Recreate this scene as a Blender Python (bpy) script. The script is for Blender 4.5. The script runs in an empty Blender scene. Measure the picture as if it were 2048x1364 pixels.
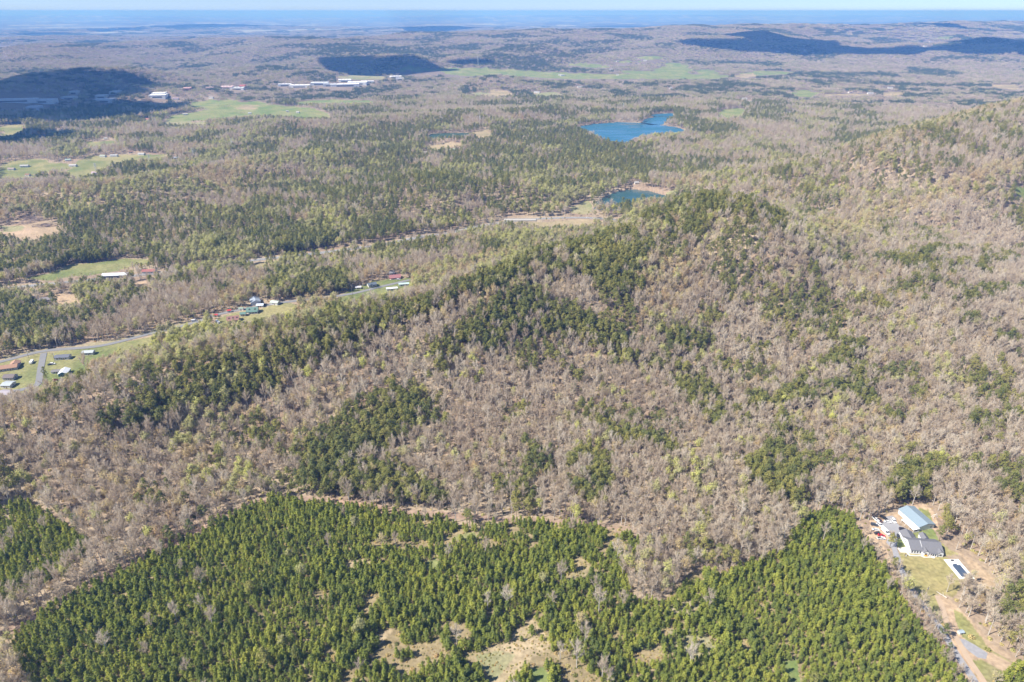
import bpy, math, random
import numpy as np
from mathutils import Vector, Matrix

# ------------------------------------------------------------------ camera, sky, sun, exposure
SC = bpy.context.scene
CH = 330.0
F = 1365.0
PITCH = math.atan(660 / 1365)
cam = bpy.data.cameras.new('camera')
cam.lens = 24.0
cam.sensor_width = 36.0
cam.clip_start = 1.0
cam.clip_end = 200000.0
co = bpy.data.objects.new('camera', cam)
SC.collection.objects.link(co)
co.location = (0, 0, CH)
co.rotation_euler = (math.pi / 2 - PITCH, 0, 0)
SC.camera = co

SUN_EL = math.radians(47)
SUN_DIR = Vector((-0.94 * math.cos(SUN_EL), -0.34 * math.cos(SUN_EL), math.sin(SUN_EL))).normalized()
world = bpy.data.worlds.new('World')
SC.world = world
world.use_nodes = True
wt = world.node_tree
bg = wt.nodes['Background']
sky = wt.nodes.new('ShaderNodeTexSky')
sky.sky_type = 'NISHITA'
sky.sun_disc = False
sky.sun_elevation = SUN_EL
sky.sun_rotation = math.atan2(SUN_DIR.x, SUN_DIR.y)
sky.altitude = 300
sky.dust_density = 0.0
sky.air_density = 0.7
sky.ozone_density = 3.0
tint = wt.nodes.new('ShaderNodeMix')
tint.data_type = 'RGBA'
tint.blend_type = 'MULTIPLY'
tint.inputs['Factor'].default_value = 1.0
# clear spring air: the sky is a shade deeper near the horizon than the clean-air model gives
geo = wt.nodes.new('ShaderNodeTexCoord')
sep = wt.nodes.new('ShaderNodeSeparateXYZ')
wt.links.new(geo.outputs['Generated'], sep.inputs[0])
ramp = wt.nodes.new('ShaderNodeMapRange')
ramp.inputs['From Min'].default_value = 0.0
ramp.inputs['From Max'].default_value = 0.35
wt.links.new(sep.outputs['Z'], ramp.inputs['Value'])
grad = wt.nodes.new('ShaderNodeMix')
grad.data_type = 'RGBA'
grad.inputs['A'].default_value = (0.53, 0.64, 0.95, 1)
grad.inputs['B'].default_value = (1.05, 1.1, 1.15, 1)
wt.links.new(ramp.outputs[0], grad.inputs['Factor'])
wt.links.new(grad.outputs['Result'], tint.inputs['B'])
wt.links.new(sky.outputs[0], tint.inputs['A'])
wt.links.new(tint.outputs['Result'], bg.inputs[0])
bg.inputs[1].default_value = 0.085
sl = bpy.data.lights.new('sun', 'SUN')
sl.energy = 5.0
sl.angle = math.radians(0.5)
sl.color = (1.0, 0.945, 0.87)
so = bpy.data.objects.new('sun', sl)
SC.collection.objects.link(so)
so.rotation_euler = (-SUN_DIR).to_track_quat('-Z', 'Y').to_euler()
so.location = (-2000, -800, 3000)
SC.view_settings.view_transform = 'Standard'
SC.view_settings.look = 'None'
SC.view_settings.exposure = 0.92
SC.view_settings.gamma = 1.0
SC.cycles.max_bounces = 5
SC.cycles.diffuse_bounces = 2
SC.cycles.volume_bounces = 1
SC.cycles.use_denoising = True
SC.cycles.use_adaptive_sampling = False
SC.cycles.volume_step_rate = 4.0

# ------------------------------------------------------------------ helpers
RNG = np.random.default_rng(7)
random.seed(7)


def hash2(ix, iy, seed):
    a = (ix.astype(np.int64) * 374761393 + iy.astype(np.int64) * 668265263 + seed * 1442695041) & 0xFFFFFFFF
    a = ((a ^ (a >> 13)) * 1274126177) & 0xFFFFFFFF
    a = (a ^ (a >> 16)) & 0xFFFFFFFF
    return a / 4294967295.0


def vn(x, y, s, seed=0):
    x = np.asarray(x, float) / s
    y = np.asarray(y, float) / s
    ix = np.floor(x)
    iy = np.floor(y)
    fx = x - ix
    fy = y - iy
    fx = fx * fx * (3 - 2 * fx)
    fy = fy * fy * (3 - 2 * fy)
    a = hash2(ix, iy, seed)
    b = hash2(ix + 1, iy, seed)
    c = hash2(ix, iy + 1, seed)
    d = hash2(ix + 1, iy + 1, seed)
    return (a * (1 - fx) + b * fx) * (1 - fy) + (c * (1 - fx) + d * fx) * fy


def fbm(x, y, s, seed=0, n=3):
    t = 0
    w = 0
    k = 1.0
    for i in range(n):
        t = t + vn(x, y, s / (2 ** i), seed + i * 17) * k
        w += k
        k *= 0.5
    return t / w


cP, sP = math.cos(PITCH), math.sin(PITCH)


def ray(u, v):
    dx = (np.asarray(u, float) - 1024) / F
    dv = -(np.asarray(v, float) - 682) / F
    return dx, cP + dv * sP, -sP + dv * cP


def plane_at(u, v, z=0.0):
    dx, dy, dz = ray(u, v)
    t = (z - CH) / dz
    return dx * t, dy * t


def project(x, y, z):
    zz = z - CH
    dep = y * cP - zz * sP
    up = y * sP + zz * cP
    dep = np.maximum(dep, 1e-3)
    return 1024 + F * x / dep, 682 - F * up / dep, dep


# ------------------------------------------------------------------ terrain heights
# crest control points: photo column, photo row of the crest, height; then near-side and far-side widths
RIDGES = [
    ([(-260, 945, 24), (0, 832, 28), (150, 792, 33), (300, 728, 40), (450, 684, 46), (650, 635, 52), (760, 607, 56), (860, 578, 62), (1000, 528, 70), (1200, 460, 80), (1330, 412, 88), (1400, 401, 92), (1480, 412, 86), (1560, 440, 72), (1630, 475, 52), (1700, 520, 35)], 0.38, 70),
    ([(2500, 120, 125), (2048, 207, 108), (1900, 247, 94), (1750, 292, 78), (1600, 332, 56), (1450, 362, 34), (1350, 380, 15)], 0.17, 260.5),
    ([(2500, 260, 100), (2048, 335, 82), (1960, 365, 72), (1850, 412, 55), (1750, 440, 40), (1640, 468, 28)], 0.16, 110),
    ([(-500, 105, 80), (0, 97, 88), (200, 92, 92), (400, 83, 98), (560, 83, 96), (650, 93, 80), (760, 110, 50)], 900, 700),
    ([(-300, 182, 60), (0, 172, 66), (100, 155, 74), (200, 143, 84), (260, 146, 80), (320, 172, 30)], 330, 300),
    ([(640, 124, 60), (700, 120, 68), (760, 119, 74), (820, 112, 96), (850, 122, 70), (875, 138, 30)], 260, 260),
    ([(880, 118, 50), (940, 114, 70), (1000, 112, 74), (1040, 100, 90), (1080, 99, 94), (1130, 112, 60), (1200, 118, 30)], 350, 300),
    ([(760, 87, 90), (900, 72, 130), (1100, 63, 160), (1380, 57, 175), (1450, 53, 180), (1600, 52, 178), (1760, 54, 165), (2048, 46, 175), (2600, 44, 180)], 1500, 1500),
    ([(1230, 106, 50), (1300, 94, 80), (1360, 84, 110), (1460, 80, 120), (1530, 70, 150), (1600, 82, 110), (1700, 90, 80), (1860, 92, 80), (1960, 82, 120), (2048, 88, 100), (2300, 80, 120)], 700, 600),
    ([(1620, 104, 40), (1680, 103, 50), (1740, 110, 30)], 260, 260),
    ([(1820, 50, 140), (1900, 47, 160), (1960, 53, 140)], 1500, 1200),
    ([(330, 56, 45), (420, 50, 70), (470, 54, 50)], 1500, 1500),
    ([(0, 78, 45), (100, 74, 55), (260, 80, 40), (380, 75, 50), (540, 73, 45)], 900, 900),
    ([(790, 58, 45), (880, 55, 60), (960, 58, 45)], 1200, 1200),
    ([(380, 160, 20), (520, 138, 48), (640, 148, 40), (700, 156, 15)], 300, 300),
    ([(960, 165, 25), (1000, 156, 40), (1060, 166, 20)], 150, 150),
    ([(600, 250, 18), (800, 245, 22), (950, 228, 26), (1100, 226, 22)], 160, 160),
    ([(0, 385, 22), (200, 378, 26), (400, 350, 28), (560, 322, 26), (700, 300, 20)], 90, 90),
    ([(700, 400, 22), (860, 372, 30), (1000, 375, 22)], 150, 120),
    ([(900, 31.5, 110), (1300, 30.6, 130), (1700, 31.6, 100)], 5000, 4000),
    ([(-200, 32, 110), (150, 31, 140), (260, 32, 90)], 4500, 3500),
]
_R = []
for pts, wn, wf in RIDGES:
    P = []
    drop = {70: 14, 260.5: 9, 100: 11}.get(wf, 0)
    for (u, v, z) in pts:
        v = v + drop
        z = z * {70: 1.22, 260.5: 1.3, 100: 1.25}.get(wf, 1.0)
        x, y = plane_at(u, v, z)
        P.append((float(x), float(y), z, u))
    _R.append((np.array(P), wn, wf))


def h0(x, y):
    x = np.asarray(x, float)
    y = np.asarray(y, float)
    r = np.hypot(x, y)
    h = np.zeros(x.shape)
    for P, wn, wf in _R:
        best = np.full(x.shape, 1e18)
        hz = np.zeros(x.shape)
        side = np.zeros(x.shape)
        wnn = np.zeros(x.shape)
        ws = np.zeros(x.shape)
        for i in range(len(P) - 1):
            ax, ay, az, _ = P[i]
            bx, by, bz, _ = P[i + 1]
            dx, dy = bx - ax, by - ay
            L2 = dx * dx + dy * dy
            t = np.clip(((x - ax) * dx + (y - ay) * dy) / L2, 0, 1)
            ex = x - (ax + t * dx)
            ey = y - (ay + t * dy)
            d2 = ex * ex + ey * ey
            best = np.minimum(best, d2)
            wt_ = 1.0 / (d2 * 1e-4 + 0.05) ** 2.5
            ws = ws + wt_
            hz = hz + wt_ * (az + (bz - az) * t)
            yy = ay + t * dy
            sd = (ex * dy - ey * dx) / np.sqrt(L2 * d2 + 1e-6)
            sd = np.clip(sd * 1.6, -1, 1) * 0.5 + 0.5
            side = side + wt_ * sd * sd * (3 - 2 * sd)
            if wn < 1:
                wnn = wnn + wt_ * np.clip(wn * (yy - 390), 55, 600)
            else:
                wnn = wnn + wt_ * wn
        hz, side, wnn = hz / ws, side / ws, wnn / ws
        wf_ = wf + (np.clip(x - 330, 0, 200) if wf == 70 else 0)
        w = wf_ + (wnn - wf_) * side
        h = np.maximum(h, hz * np.exp(-best / (w * w))) + 0.12 * np.minimum(h, hz * np.exp(-best / (w * w)))
    near = np.clip((r - 380) / 500, 0, 1)
    rel = np.clip(h / 40, 0, 1)
    n1 = (fbm(x, y, 190, 3, 3) - 0.5) * (4 + 60 * rel) * near * np.interp(r, [1050, 1600], [1, .4])
    mid = np.clip((r - 2600) / 2500, 0, 1)
    n2 = (fbm(x, y, 900, 11, 4) - 0.45) * np.interp(r, [5000, 12000], [50, 22]) * mid
    n3 = (fbm(x, y, 4200, 21, 3) - 0.5) * 45 * np.clip((r - 9000) / 9000, 0, 1)
    ero = np.abs(fbm(x, y, 420, 31, 3) - 0.5) * 2
    n4 = (0.35 - ero) * 34 * np.clip(h / 90, 0, 1) * np.clip((r - 1800) / 1500, 0, 1)
    return h + n1 + n2 + n3 + n4


FLAT = []   # x, y, r, z


def h1(x, y):
    h = h0(x, y)
    for (cx, cy, rr, z) in FLAT:
        d = np.hypot(x - cx, (y - cy))
        k = np.clip((d - rr) / (rr * 1.1 + 15), 0, 1)
        k = k * k * (3 - 2 * k)
        h = z + (h - z) * k
    return h


def hit(u, v, hf=None):
    """where the photo's sight line meets the terrain"""
    hf = hf or h0
    u = np.atleast_1d(np.asarray(u, float))
    v = np.atleast_1d(np.asarray(v, float))
    dx, dy, dz = ray(u, v)
    ts = np.geomspace(250, 60000, 1100)
    Xs, Ys, Zs = dx[:, None] * ts, dy[:, None] * ts, CH + dz[:, None] * ts
    g = Zs - hf(Xs.ravel(), Ys.ravel()).reshape(Xs.shape)
    neg = g <= 0
    neg[:, -1] = True
    i = np.maximum(neg.argmax(1), 1)
    k = np.arange(len(u))
    g0, g1 = g[k, i - 1], g[k, i]
    f = np.clip(g0 / np.maximum(g0 - g1, 1e-6), 0, 1)
    res = ts[i - 1] + (ts[i] - ts[i - 1]) * f
    return dx * res, dy * res


def flat(u, v, r, dz=0.0, z=None):
    x, y = hit([u], [v])
    zz = float(h0(x, y)[0]) + dz if z is None else z
    FLAT.append((float(x[0]), float(y[0]), r, zz))


flat(1850, 1090, 60, z=0)
flat(1900, 1180, 45, z=0)
flat(1910, 1280, 50, z=0)
flat(1270, 262, 170, z=3)
flat(1340, 240, 150, z=3)
flat(1190, 252, 120, z=3)
flat(1268, 394, 88, z=2)
flat(905, 271, 90, z=8)
flat(1030, 440, 60, z=0)
flat(1150, 437, 60, z=0)
flat(940, 452, 40, z=0)
flat(500, 622, 45, z=2)
flat(600, 600, 35, z=2)
flat(760, 575, 40, z=2)
flat(120, 730, 60, z=0)
flat(20, 745, 45, z=0)
flat(260, 548, 60, z=2)
flat(80, 590, 40, z=2)
flat(180, 535, 60, z=2)
flat(60, 455, 60, z=6)
for q in [(100, 350), (200, 340), (30, 350), (270, 305), (420, 215), (520, 215), (620, 230), (660, 204)]:
    flat(q[0], q[1], 70 if q[1] > 300 else 180, dz=0.0)
LAKE_Z = {'lake': 1.0, 'pond': 0.0, 'tarn': 6.0}


def H(x, y):
    x = np.asarray(x, float)
    y = np.asarray(y, float)
    sh = x.shape
    r = h1(np.atleast_1d(x), np.atleast_1d(y))
    return r.reshape(sh) if sh else float(r[0])


def at(u, v):
    x, y = hit([u], [v], h1)
    return Vector((float(x[0]), float(y[0]), float(h1(x, y)[0])))


def wpoly(pts):
    u = [p[0] for p in pts]
    v = [p[1] for p in pts]
    x, y = hit(u, v, h1)
    return np.stack([x, y], 1)


def inpoly(P, x, y):
    m = (x > P[:, 0].min()) & (x < P[:, 0].max()) & (y > P[:, 1].min()) & (y < P[:, 1].max())
    res = np.zeros(x.shape, bool)
    idx = np.nonzero(m)
    if len(idx[0]) == 0:
        return res
    xs = x[idx]
    ys = y[idx]
    c = np.zeros(xs.shape, bool)
    n = len(P)
    j = n - 1
    for i in range(n):
        xi, yi = P[i]
        xj, yj = P[j]
        k = ((yi > ys) != (yj > ys)) & (xs < (xj - xi) * (ys - yi) / ((yj - yi) if yj != yi else 1e-9) + xi)
        c ^= k
        j = i
    res[idx] = c
    return res


def line_dist(P, x, y):
    best = np.full(x.shape, 1e18)
    for i in range(len(P) - 1):
        ax, ay = P[i]
        bx, by = P[i + 1]
        dx, dy = bx - ax, by - ay
        t = np.clip(((x - ax) * dx + (y - ay) * dy) / (dx * dx + dy * dy + 1e-9), 0, 1)
        best = np.minimum(best, (x - ax - t * dx) ** 2 + (y - ay - t * dy) ** 2)
    return np.sqrt(best)


# ------------------------------------------------------------------ land cover, drawn over the photo and laid onto the terrain
def E(u, v, a, b, n=14):
    return [(u + a * math.cos(2 * math.pi * i / n), v + b * math.sin(2 * math.pi * i / n)) for i in range(n)]


PLANTATION = [(75, 1400), (48, 1340), (22, 1292), (35, 1266), (150, 1190), (300, 1112), (430, 1050), (540, 996), (600, 1004), (760, 1021), (880, 1036), (945, 1060), (985, 1052), (1060, 1042), (1180, 1052), (1250, 1066), (1284, 1088), (1272, 1112), (1235, 1122), (1252, 1150), (1262, 1195), (1318, 1212), (1345, 1180), (1385, 1142), (1440, 1155), (1490, 1126), (1555, 1114), (1578, 1075), (1612, 1035), (1650, 1016), (1695, 1028), (1728, 1080), (1786, 1170), (1826, 1232), (1880, 1300), (1925, 1364), (1990, 1500), (2300, 1950), (-300, 1950), (110, 1500)]
THICKET = [(-200, 1010), (60, 1004), (130, 1055), (185, 1090), (160, 1125), (60, 1190), (-100, 1230), (-300, 1240)]
CORNER = [(2048, 1325), (2010, 1345), (1990, 1364), (1990, 1500), (2200, 1500), (2200, 1320)]
# (class, polygon)  classes: green, grass, tan, dirt, brown, lawn, water, gravel
GREEN, TAN, DIRT, BROWN, LAWN, MOWN, PALE, LITTER = range(1, 9)
COVER = [
    (LAWN, [(1800, 1108), (1825, 1108), (1885, 1114), (1905, 1125), (1930, 1165), (1905, 1195), (1870, 1190), (1850, 1215), (1822, 1170), (1805, 1130)]),
    (GREEN, [(1820, 1065), (1868, 1058), (1880, 1085), (1880, 1105), (1800, 1100), (1795, 1075)]),
    (LAWN, [(1880, 1085), (1905, 1108), (1925, 1112), (1890, 1115)]),
    (DIRT, [(1735, 1030), (1795, 1022), (1812, 1012), (1850, 1010), (1872, 1028), (1880, 1062), (1868, 1060), (1835, 1030), (1790, 1040), (1800, 1060), (1770, 1090), (1745, 1070)]),
    (LAWN, [(1835, 1018), (1858, 1022), (1868, 1050), (1856, 1046)]),
    (DIRT, [(1705, 1045), (1725, 1050), (1765, 1090), (1790, 1120), (1782, 1130), (1740, 1085), (1705, 1055)]),
    (DIRT, [(1915, 1105), (1945, 1125), (1985, 1160), (1995, 1185), (1975, 1190), (1950, 1165), (1925, 1120)]),
    (DIRT, [(1872, 1190), (1895, 1200), (1960, 1260), (2000, 1300), (2040, 1325), (1990, 1345), (1975, 1500), (1950, 1500), (1930, 1330), (1905, 1280), (1885, 1240)]),
    (LAWN, [(1898, 1215), (1920, 1228), (1965, 1272), (1985, 1298), (1960, 1300), (1925, 1270), (1905, 1240)]),
    (LAWN, [(1850, 1195), (1872, 1195), (1890, 1245), (1872, 1245), (1858, 1222)]),
    (LAWN, [(1950, 1322), (1990, 1318), (1998, 1330), (1985, 1364), (1965, 1364)]),
    (GREEN, [(912, 1072), (950, 1064), (958, 1078), (930, 1084), (912, 1080)]),
    (TAN, [(950, 1040), (975, 1040), (968, 1070), (955, 1072)]),
    (TAN, [(1045, 1238), (1062, 1235), (1102, 1275), (1092, 1300), (1062, 1310), (1050, 1330), (1020, 1364), (1010, 1420), (985, 1420), (960, 1340), (945, 1310), (985, 1290), (1020, 1285), (1035, 1260)]),
    (PALE, [(950, 1310), (1000, 1300), (1030, 1310), (1005, 1345), (985, 1364), (965, 1340)]),
    (TAN, [(940, 1150), (955, 1158), (985, 1180), (978, 1188), (950, 1172)]),
    (TAN, [(1120, 1165), (1150, 1142), (1178, 1140), (1165, 1160), (1145, 1175)]),
    (TAN, [(745, 1272), (780, 1258), (800, 1240), (790, 1262), (765, 1285), (750, 1290)]),
    (TAN, [(690, 1130), (730, 1115), (740, 1130), (700, 1148)]),
    (GREEN, [(850, 1122), (872, 1115), (885, 1128), (872, 1140), (855, 1138)]),
    (GREEN, [(1565, 1320), (1598, 1315), (1600, 1364), (1605, 1420), (1565, 1420)]),
    (GREEN, [(1060, 1335), (1085, 1330), (1098, 1350), (1100, 1400), (1070, 1400)]),
    (BROWN, [(1335, 1262), (1370, 1255), (1410, 1262), (1430, 1290), (1455, 1300), (1445, 1318), (1400, 1322), (1350, 1300)]),
    (BROWN, [(1355, 1185), (1400, 1180), (1412, 1205), (1395, 1235), (1340, 1240)]),
    (LITTER, [(-60, 1290), (150, 1183), (300, 1102), (430, 1040), (500, 1006), (545, 990), (560, 990), (545, 1000), (440, 1052), (300, 1117), (150, 1196), (30, 1275), (-60, 1330)]),
    (LITTER, [(560, 992), (700, 1002), (880, 1022), (1000, 1032), (1150, 1040), (1250, 1062), (1180, 1054), (1060, 1044), (900, 1038), (760, 1022), (560, 1000)]),
    # valley houses
    (MOWN, [(-100, 760), (0, 725), (90, 705), (200, 690), (300, 672), (300, 692), (180, 722), (160, 760), (100, 775), (0, 800), (-100, 830)]),
    (MOWN, [(425, 640), (480, 625), (530, 615), (560, 605), (590, 612), (570, 625), (520, 640), (470, 648), (430, 655)]),
    (MOWN, [(680, 590), (740, 565), (820, 555), (822, 575), (770, 590), (720, 600), (680, 605)]),
    (MOWN, [(50, 560), (150, 530), (250, 515), (300, 520), (295, 530), (180, 552), (100, 560)]),
    (DIRT, [(105, 588), (150, 595), (150, 610), (110, 612)]),
    (DIRT, [(272, 562), (298, 560), (300, 570), (280, 575)]),
    (BROWN, [(150, 690), (230, 678), (330, 655), (400, 640), (400, 648), (300, 668), (200, 690), (0, 722), (0, 712)]),
    (DIRT, [(-20, 470), (20, 450), (50, 432), (90, 440), (130, 450), (110, 468), (60, 478), (20, 470)]),
    (PALE, [(0, 450), (30, 452), (50, 460), (0, 465)]),
    (MOWN, [(0, 325), (60, 318), (150, 330), (110, 345), (60, 350), (70, 360), (0, 365)]),
    (MOWN, [(135, 330), (180, 312), (270, 310), (340, 308), (330, 318), (250, 325), (190, 345), (150, 365), (130, 360)]),
    (MOWN, [(0, 252), (45, 250), (50, 262), (20, 275), (0, 278)]),
    (MOWN, [(160, 285), (225, 280), (240, 290), (180, 295)]),
    # big fields
    (GREEN, [(340, 232), (400, 222), (430, 214), (470, 205), (510, 202), (560, 212), (620, 215), (665, 232), (655, 240), (590, 235), (520, 232), (450, 238), (370, 244), (338, 243)]),
    (GREEN, [(380, 205), (420, 200), (480, 200), (470, 212), (420, 218), (385, 217)]),
    (GREEN, [(596, 204), (640, 200), (742, 200), (742, 207), (640, 209), (600, 210)]),
    (TAN, [(475, 218), (490, 210), (512, 212), (505, 220)]),
    (PALE, [(330, 240), (420, 246), (400, 252), (330, 250)]),
    (PALE, [(672, 152), (700, 149), (770, 153), (760, 159), (690, 160)]),
    (GREEN, [(885, 148), (930, 136), (1000, 138), (1080, 143), (1160, 148), (1240, 152), (1230, 158), (1120, 158), (1000, 150), (930, 152)]),
    (GREEN, [(880, 142), (760, 146), (880, 137), (960, 137), (940, 147), (900, 150)]),
    (GREEN, [(1110, 147), (1240, 148), (1370, 148), (1460, 152), (1440, 158), (1300, 158), (1180, 157)]),
    (GREEN, [(1130, 130), (1180, 127), (1215, 130), (1225, 136), (1160, 134)]),
    (GREEN, [(1240, 141), (1300, 142), (1380, 145), (1370, 149), (1260, 149)]),
    (GREEN, [(1305, 141), (1335, 126), (1368, 126), (1385, 138), (1378, 146), (1310, 146)]),
    (GREEN, [(1395, 140), (1420, 138), (1440, 150), (1400, 150)]),
    (GREEN, [(1480, 146), (1520, 141), (1590, 144), (1560, 150), (1500, 152)]),
    (TAN, [(1465, 152), (1500, 146), (1520, 152), (1490, 156)]),
    (GREEN, [(1270, 114), (1320, 113), (1340, 119), (1290, 120)]),
    (GREEN, [(1230, 122), (1290, 121), (1280, 124), (1235, 124)]),
    (GREEN, [(1580, 186), (1605, 179), (1635, 186), (1628, 194), (1595, 194)]),
    (TAN, [(1755, 186), (1800, 183), (1805, 190), (1770, 192)]),
    (TAN, [(1640, 188), (1730, 188), (1730, 191), (1640, 191)]),
    (GREEN, [(1435, 222), (1480, 216), (1490, 232), (1460, 240), (1440, 236)]),
    (GREEN, [(1855, 75), (1900, 73), (1925, 77), (1870, 79)]),
    (TAN, [(1535, 49), (1620, 47), (1640, 50), (1560, 52)]),
    (TAN, [(970, 188), (985, 182), (1015, 181), (1022, 190), (1000, 194), (975, 192)]),
    (PALE, [(945, 186), (972, 184), (978, 191), (950, 192)]),
    (PALE, [(1070, 186), (1110, 184), (1124, 189), (1100, 193), (1068, 192)]),
    (TAN, [(1980, 170), (2030, 168), (2048, 178), (2030, 182), (1990, 176)]),
    (PALE, [(1140, 410), (1180, 402), (1190, 425), (1160, 430), (1135, 425)]),
    (TAN, [(1050, 446), (1180, 440), (1205, 444), (1160, 452), (1080, 456)]),
    (TAN, [(940, 266), (975, 256), (985, 270), (960, 278)]),
    (GREEN, [(2030, 376), (2048, 370), (2060, 392), (2034, 392)]),
    (TAN, [(500, 530), (530, 524), (545, 532), (520, 540)]),
    (TAN, [(845, 296), (900, 284), (940, 286), (880, 300)]),
    (PALE, [(1325, 384), (1345, 378), (1362, 383), (1345, 390), (1330, 390)]),
]
WATER = {
    'lake': [(1152, 254), (1185, 248), (1215, 246), (1240, 244), (1275, 245), (1320, 250), (1352, 254), (1375, 262), (1360, 267), (1310, 269), (1275, 276), (1255, 287), (1228, 285), (1200, 276), (1170, 262)],
    'lake_arm': [(1283, 246), (1290, 238), (1310, 234), (1300, 229), (1345, 226), (1348, 233), (1335, 240), (1325, 249), (1300, 249)],
    'pond': [(1190, 418), (1192, 404), (1215, 390), (1238, 378), (1265, 373), (1300, 376), (1330, 386), (1346, 394), (1335, 402), (1300, 408), (1260, 415), (1225, 420)],
    'tarn': [(855, 272), (865, 267), (900, 266), (948, 266), (935, 272), (900, 275), (862, 277)],
}
COVERP = [(c, wpoly(p)) for c, p in COVER]
WATERP = {k: wpoly(p) for k, p in WATER.items()}
PLANTP, THICKP, CORNP = wpoly(PLANTATION), wpoly(THICKET), wpoly(CORNER)

PINES = [
    [(560, 935), (640, 880), (700, 830), (790, 780), (840, 800), (830, 870), (780, 900), (740, 905), (700, 940), (640, 960)],
    [(600, 950), (700, 935), (780, 935), (870, 985), (900, 1020), (760, 1012), (620, 992)],
    [(860, 700), (930, 650), (1000, 600), (1060, 590), (1150, 612), (1250, 690), (1330, 720), (1350, 760), (1270, 740), (1180, 700), (1130, 682), (1060, 680), (1000, 710), (960, 720), (930, 690), (900, 740), (880, 760)],
    [(900, 590), (1000, 548), (1100, 512), (1200, 490), (1250, 472), (1330, 530), (1260, 560), (1300, 590), (1220, 600), (1150, 560), (1050, 580), (960, 600)],
    [(1310, 420), (1400, 402), (1470, 408), (1560, 442), (1610, 470), (1540, 480), (1480, 435), (1420, 440), (1380, 500), (1330, 480)],
    [(1330, 770), (1400, 780), (1440, 830), (1450, 880), (1400, 850), (1350, 810)],
    [(1480, 810), (1600, 772), (1680, 690), (1730, 760), (1760, 830), (1680, 805), (1560, 825)],
    [(1190, 860), (1280, 872), (1360, 902), (1350, 940), (1280, 905), (1200, 885)],
    [(1490, 930), (1550, 890), (1600, 950), (1600, 1010), (1540, 1000), (1500, 970)],
    [(1780, 940), (1850, 930), (1870, 1000), (1810, 1010), (1760, 1000)],
    [(1150, 905), (1220, 920), (1230, 990), (1180, 1020), (1120, 980)],
    [(1320, 660), (1400, 670), (1420, 700), (1380, 715), (1330, 700)],
    [(250, 545), (250, 545), (250, 545)],
    [(0, 410), (60, 400), (150, 405), (130, 440), (40, 430), (0, 445)],
    [(0, 475), (100, 480), (150, 440), (250, 450), (300, 480), (220, 520), (120, 540), (0, 560)],
    [(380, 430), (520, 420), (620, 470), (700, 480), (560, 515), (420, 500)],
    [(560, 405), (700, 375), (860, 350), (1000, 355), (1030, 380), (900, 395), (760, 410), (620, 430)],
    [(470, 300), (560, 290), (570, 320), (480, 325)],
    [(980, 250), (1120, 255), (1190, 280), (1240, 300), (1200, 315), (1080, 300), (980, 290)],
    [(620, 270), (840, 260), (1000, 290), (1100, 315), (900, 330), (820, 300), (640, 300)],
    [(1180, 340), (1300, 330), (1450, 340), (1440, 365), (1330, 360)],
    [(520, 555), (640, 540), (700, 560), (690, 600), (600, 600), (540, 590)],
    [(0, 585), (60, 600), (100, 640), (150, 680), (80, 700), (0, 690)],
    [(2000, 395), (2048, 360), (2100, 380), (2100, 470), (2030, 468), (2005, 440)],
    [(1490, 215), (1530, 210), (1570, 220), (1575, 240), (1520, 248), (1490, 235)],
    [(1640, 215), (1730, 214), (1725, 222), (1650, 224)],
    [(760, 100), (860, 104), (860, 112), (770, 112)],
    [(1550, 845), (1600, 860), (1590, 880), (1550, 875)],
    [(1920, 838), (1990, 836), (2100, 846), (2100, 862), (1990, 858), (1930, 856)],
    [(1000, 980), (1060, 985), (1060, 1000), (1010, 1000)],
    [(1040, 900), (1090, 915), (1110, 960), (1060, 950)],
    [(0, 240), (90, 236), (80, 262), (40, 290), (0, 300)],
    [(180, 185), (260, 190), (330, 225), (330, 244), (240, 250), (60, 235), (0, 225), (0, 205), (100, 215)],
    [(1480, 330), (1620, 300), (1780, 262), (1900, 240), (2060, 225), (2060, 300), (1900, 350), (1780, 400), (1640, 440), (1560, 420), (1480, 380)],
]
PINES.pop(12)
SLOPE = PINES.pop()   # the darker slope under the long right-hand crest carries only scattered pines
PINEP = [wpoly(p) for p in PINES]
SLOPEP = wpoly(SLOPE)
STRIPES = [([(1749, 527), (1830, 520), (1913, 511)], 7), ([(1845, 556), (1930, 545), (2040, 536)], 7), ([(1913, 613), (1980, 600), (2070, 582)], 9),
           ([(1910, 649), (1960, 660), (2016, 670)], 6), ([(1990, 694), (2070, 690)], 7), ([(1756, 497), (1818, 495)], 5),
           ([(1360, 745), (1420, 790), (1450, 860)], 8), ([(1500, 820), (1620, 790), (1720, 700)], 9), ([(1290, 880), (1350, 905)], 9),
           ([(1550, 880), (1590, 960), (1570, 1010)], 9), ([(300, 818), (450, 748), (620, 694), (800, 640), (900, 602)], 13), ([(480, 740), (620, 720), (700, 690), (780, 630)], 10),
           ([(220, 860), (330, 840), (450, 790), (560, 770)], 9), ([(690, 300), (900, 320), (1100, 305)], 14)]
STRIPEP = [(wpoly(p), w) for p, w in STRIPES]
CRESTS = [([(0, 800), (150, 770), (300, 700), (450, 655), (650, 612), (800, 585), (880, 560)], 34), ([(880, 560), (1000, 520), (1200, 458), (1320, 415)], 22), ([(1380, 372), (1600, 325), (1750, 287), (1900, 247), (2048, 210)], 40), ([(1640, 470), (1750, 441), (1850, 412), (1960, 366), (2100, 330)], 22), ([(0, 400), (200, 390), (400, 360), (560, 325)], 40)]
CRESTP = [(wpoly(p), w) for p, w in CRESTS]
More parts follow.
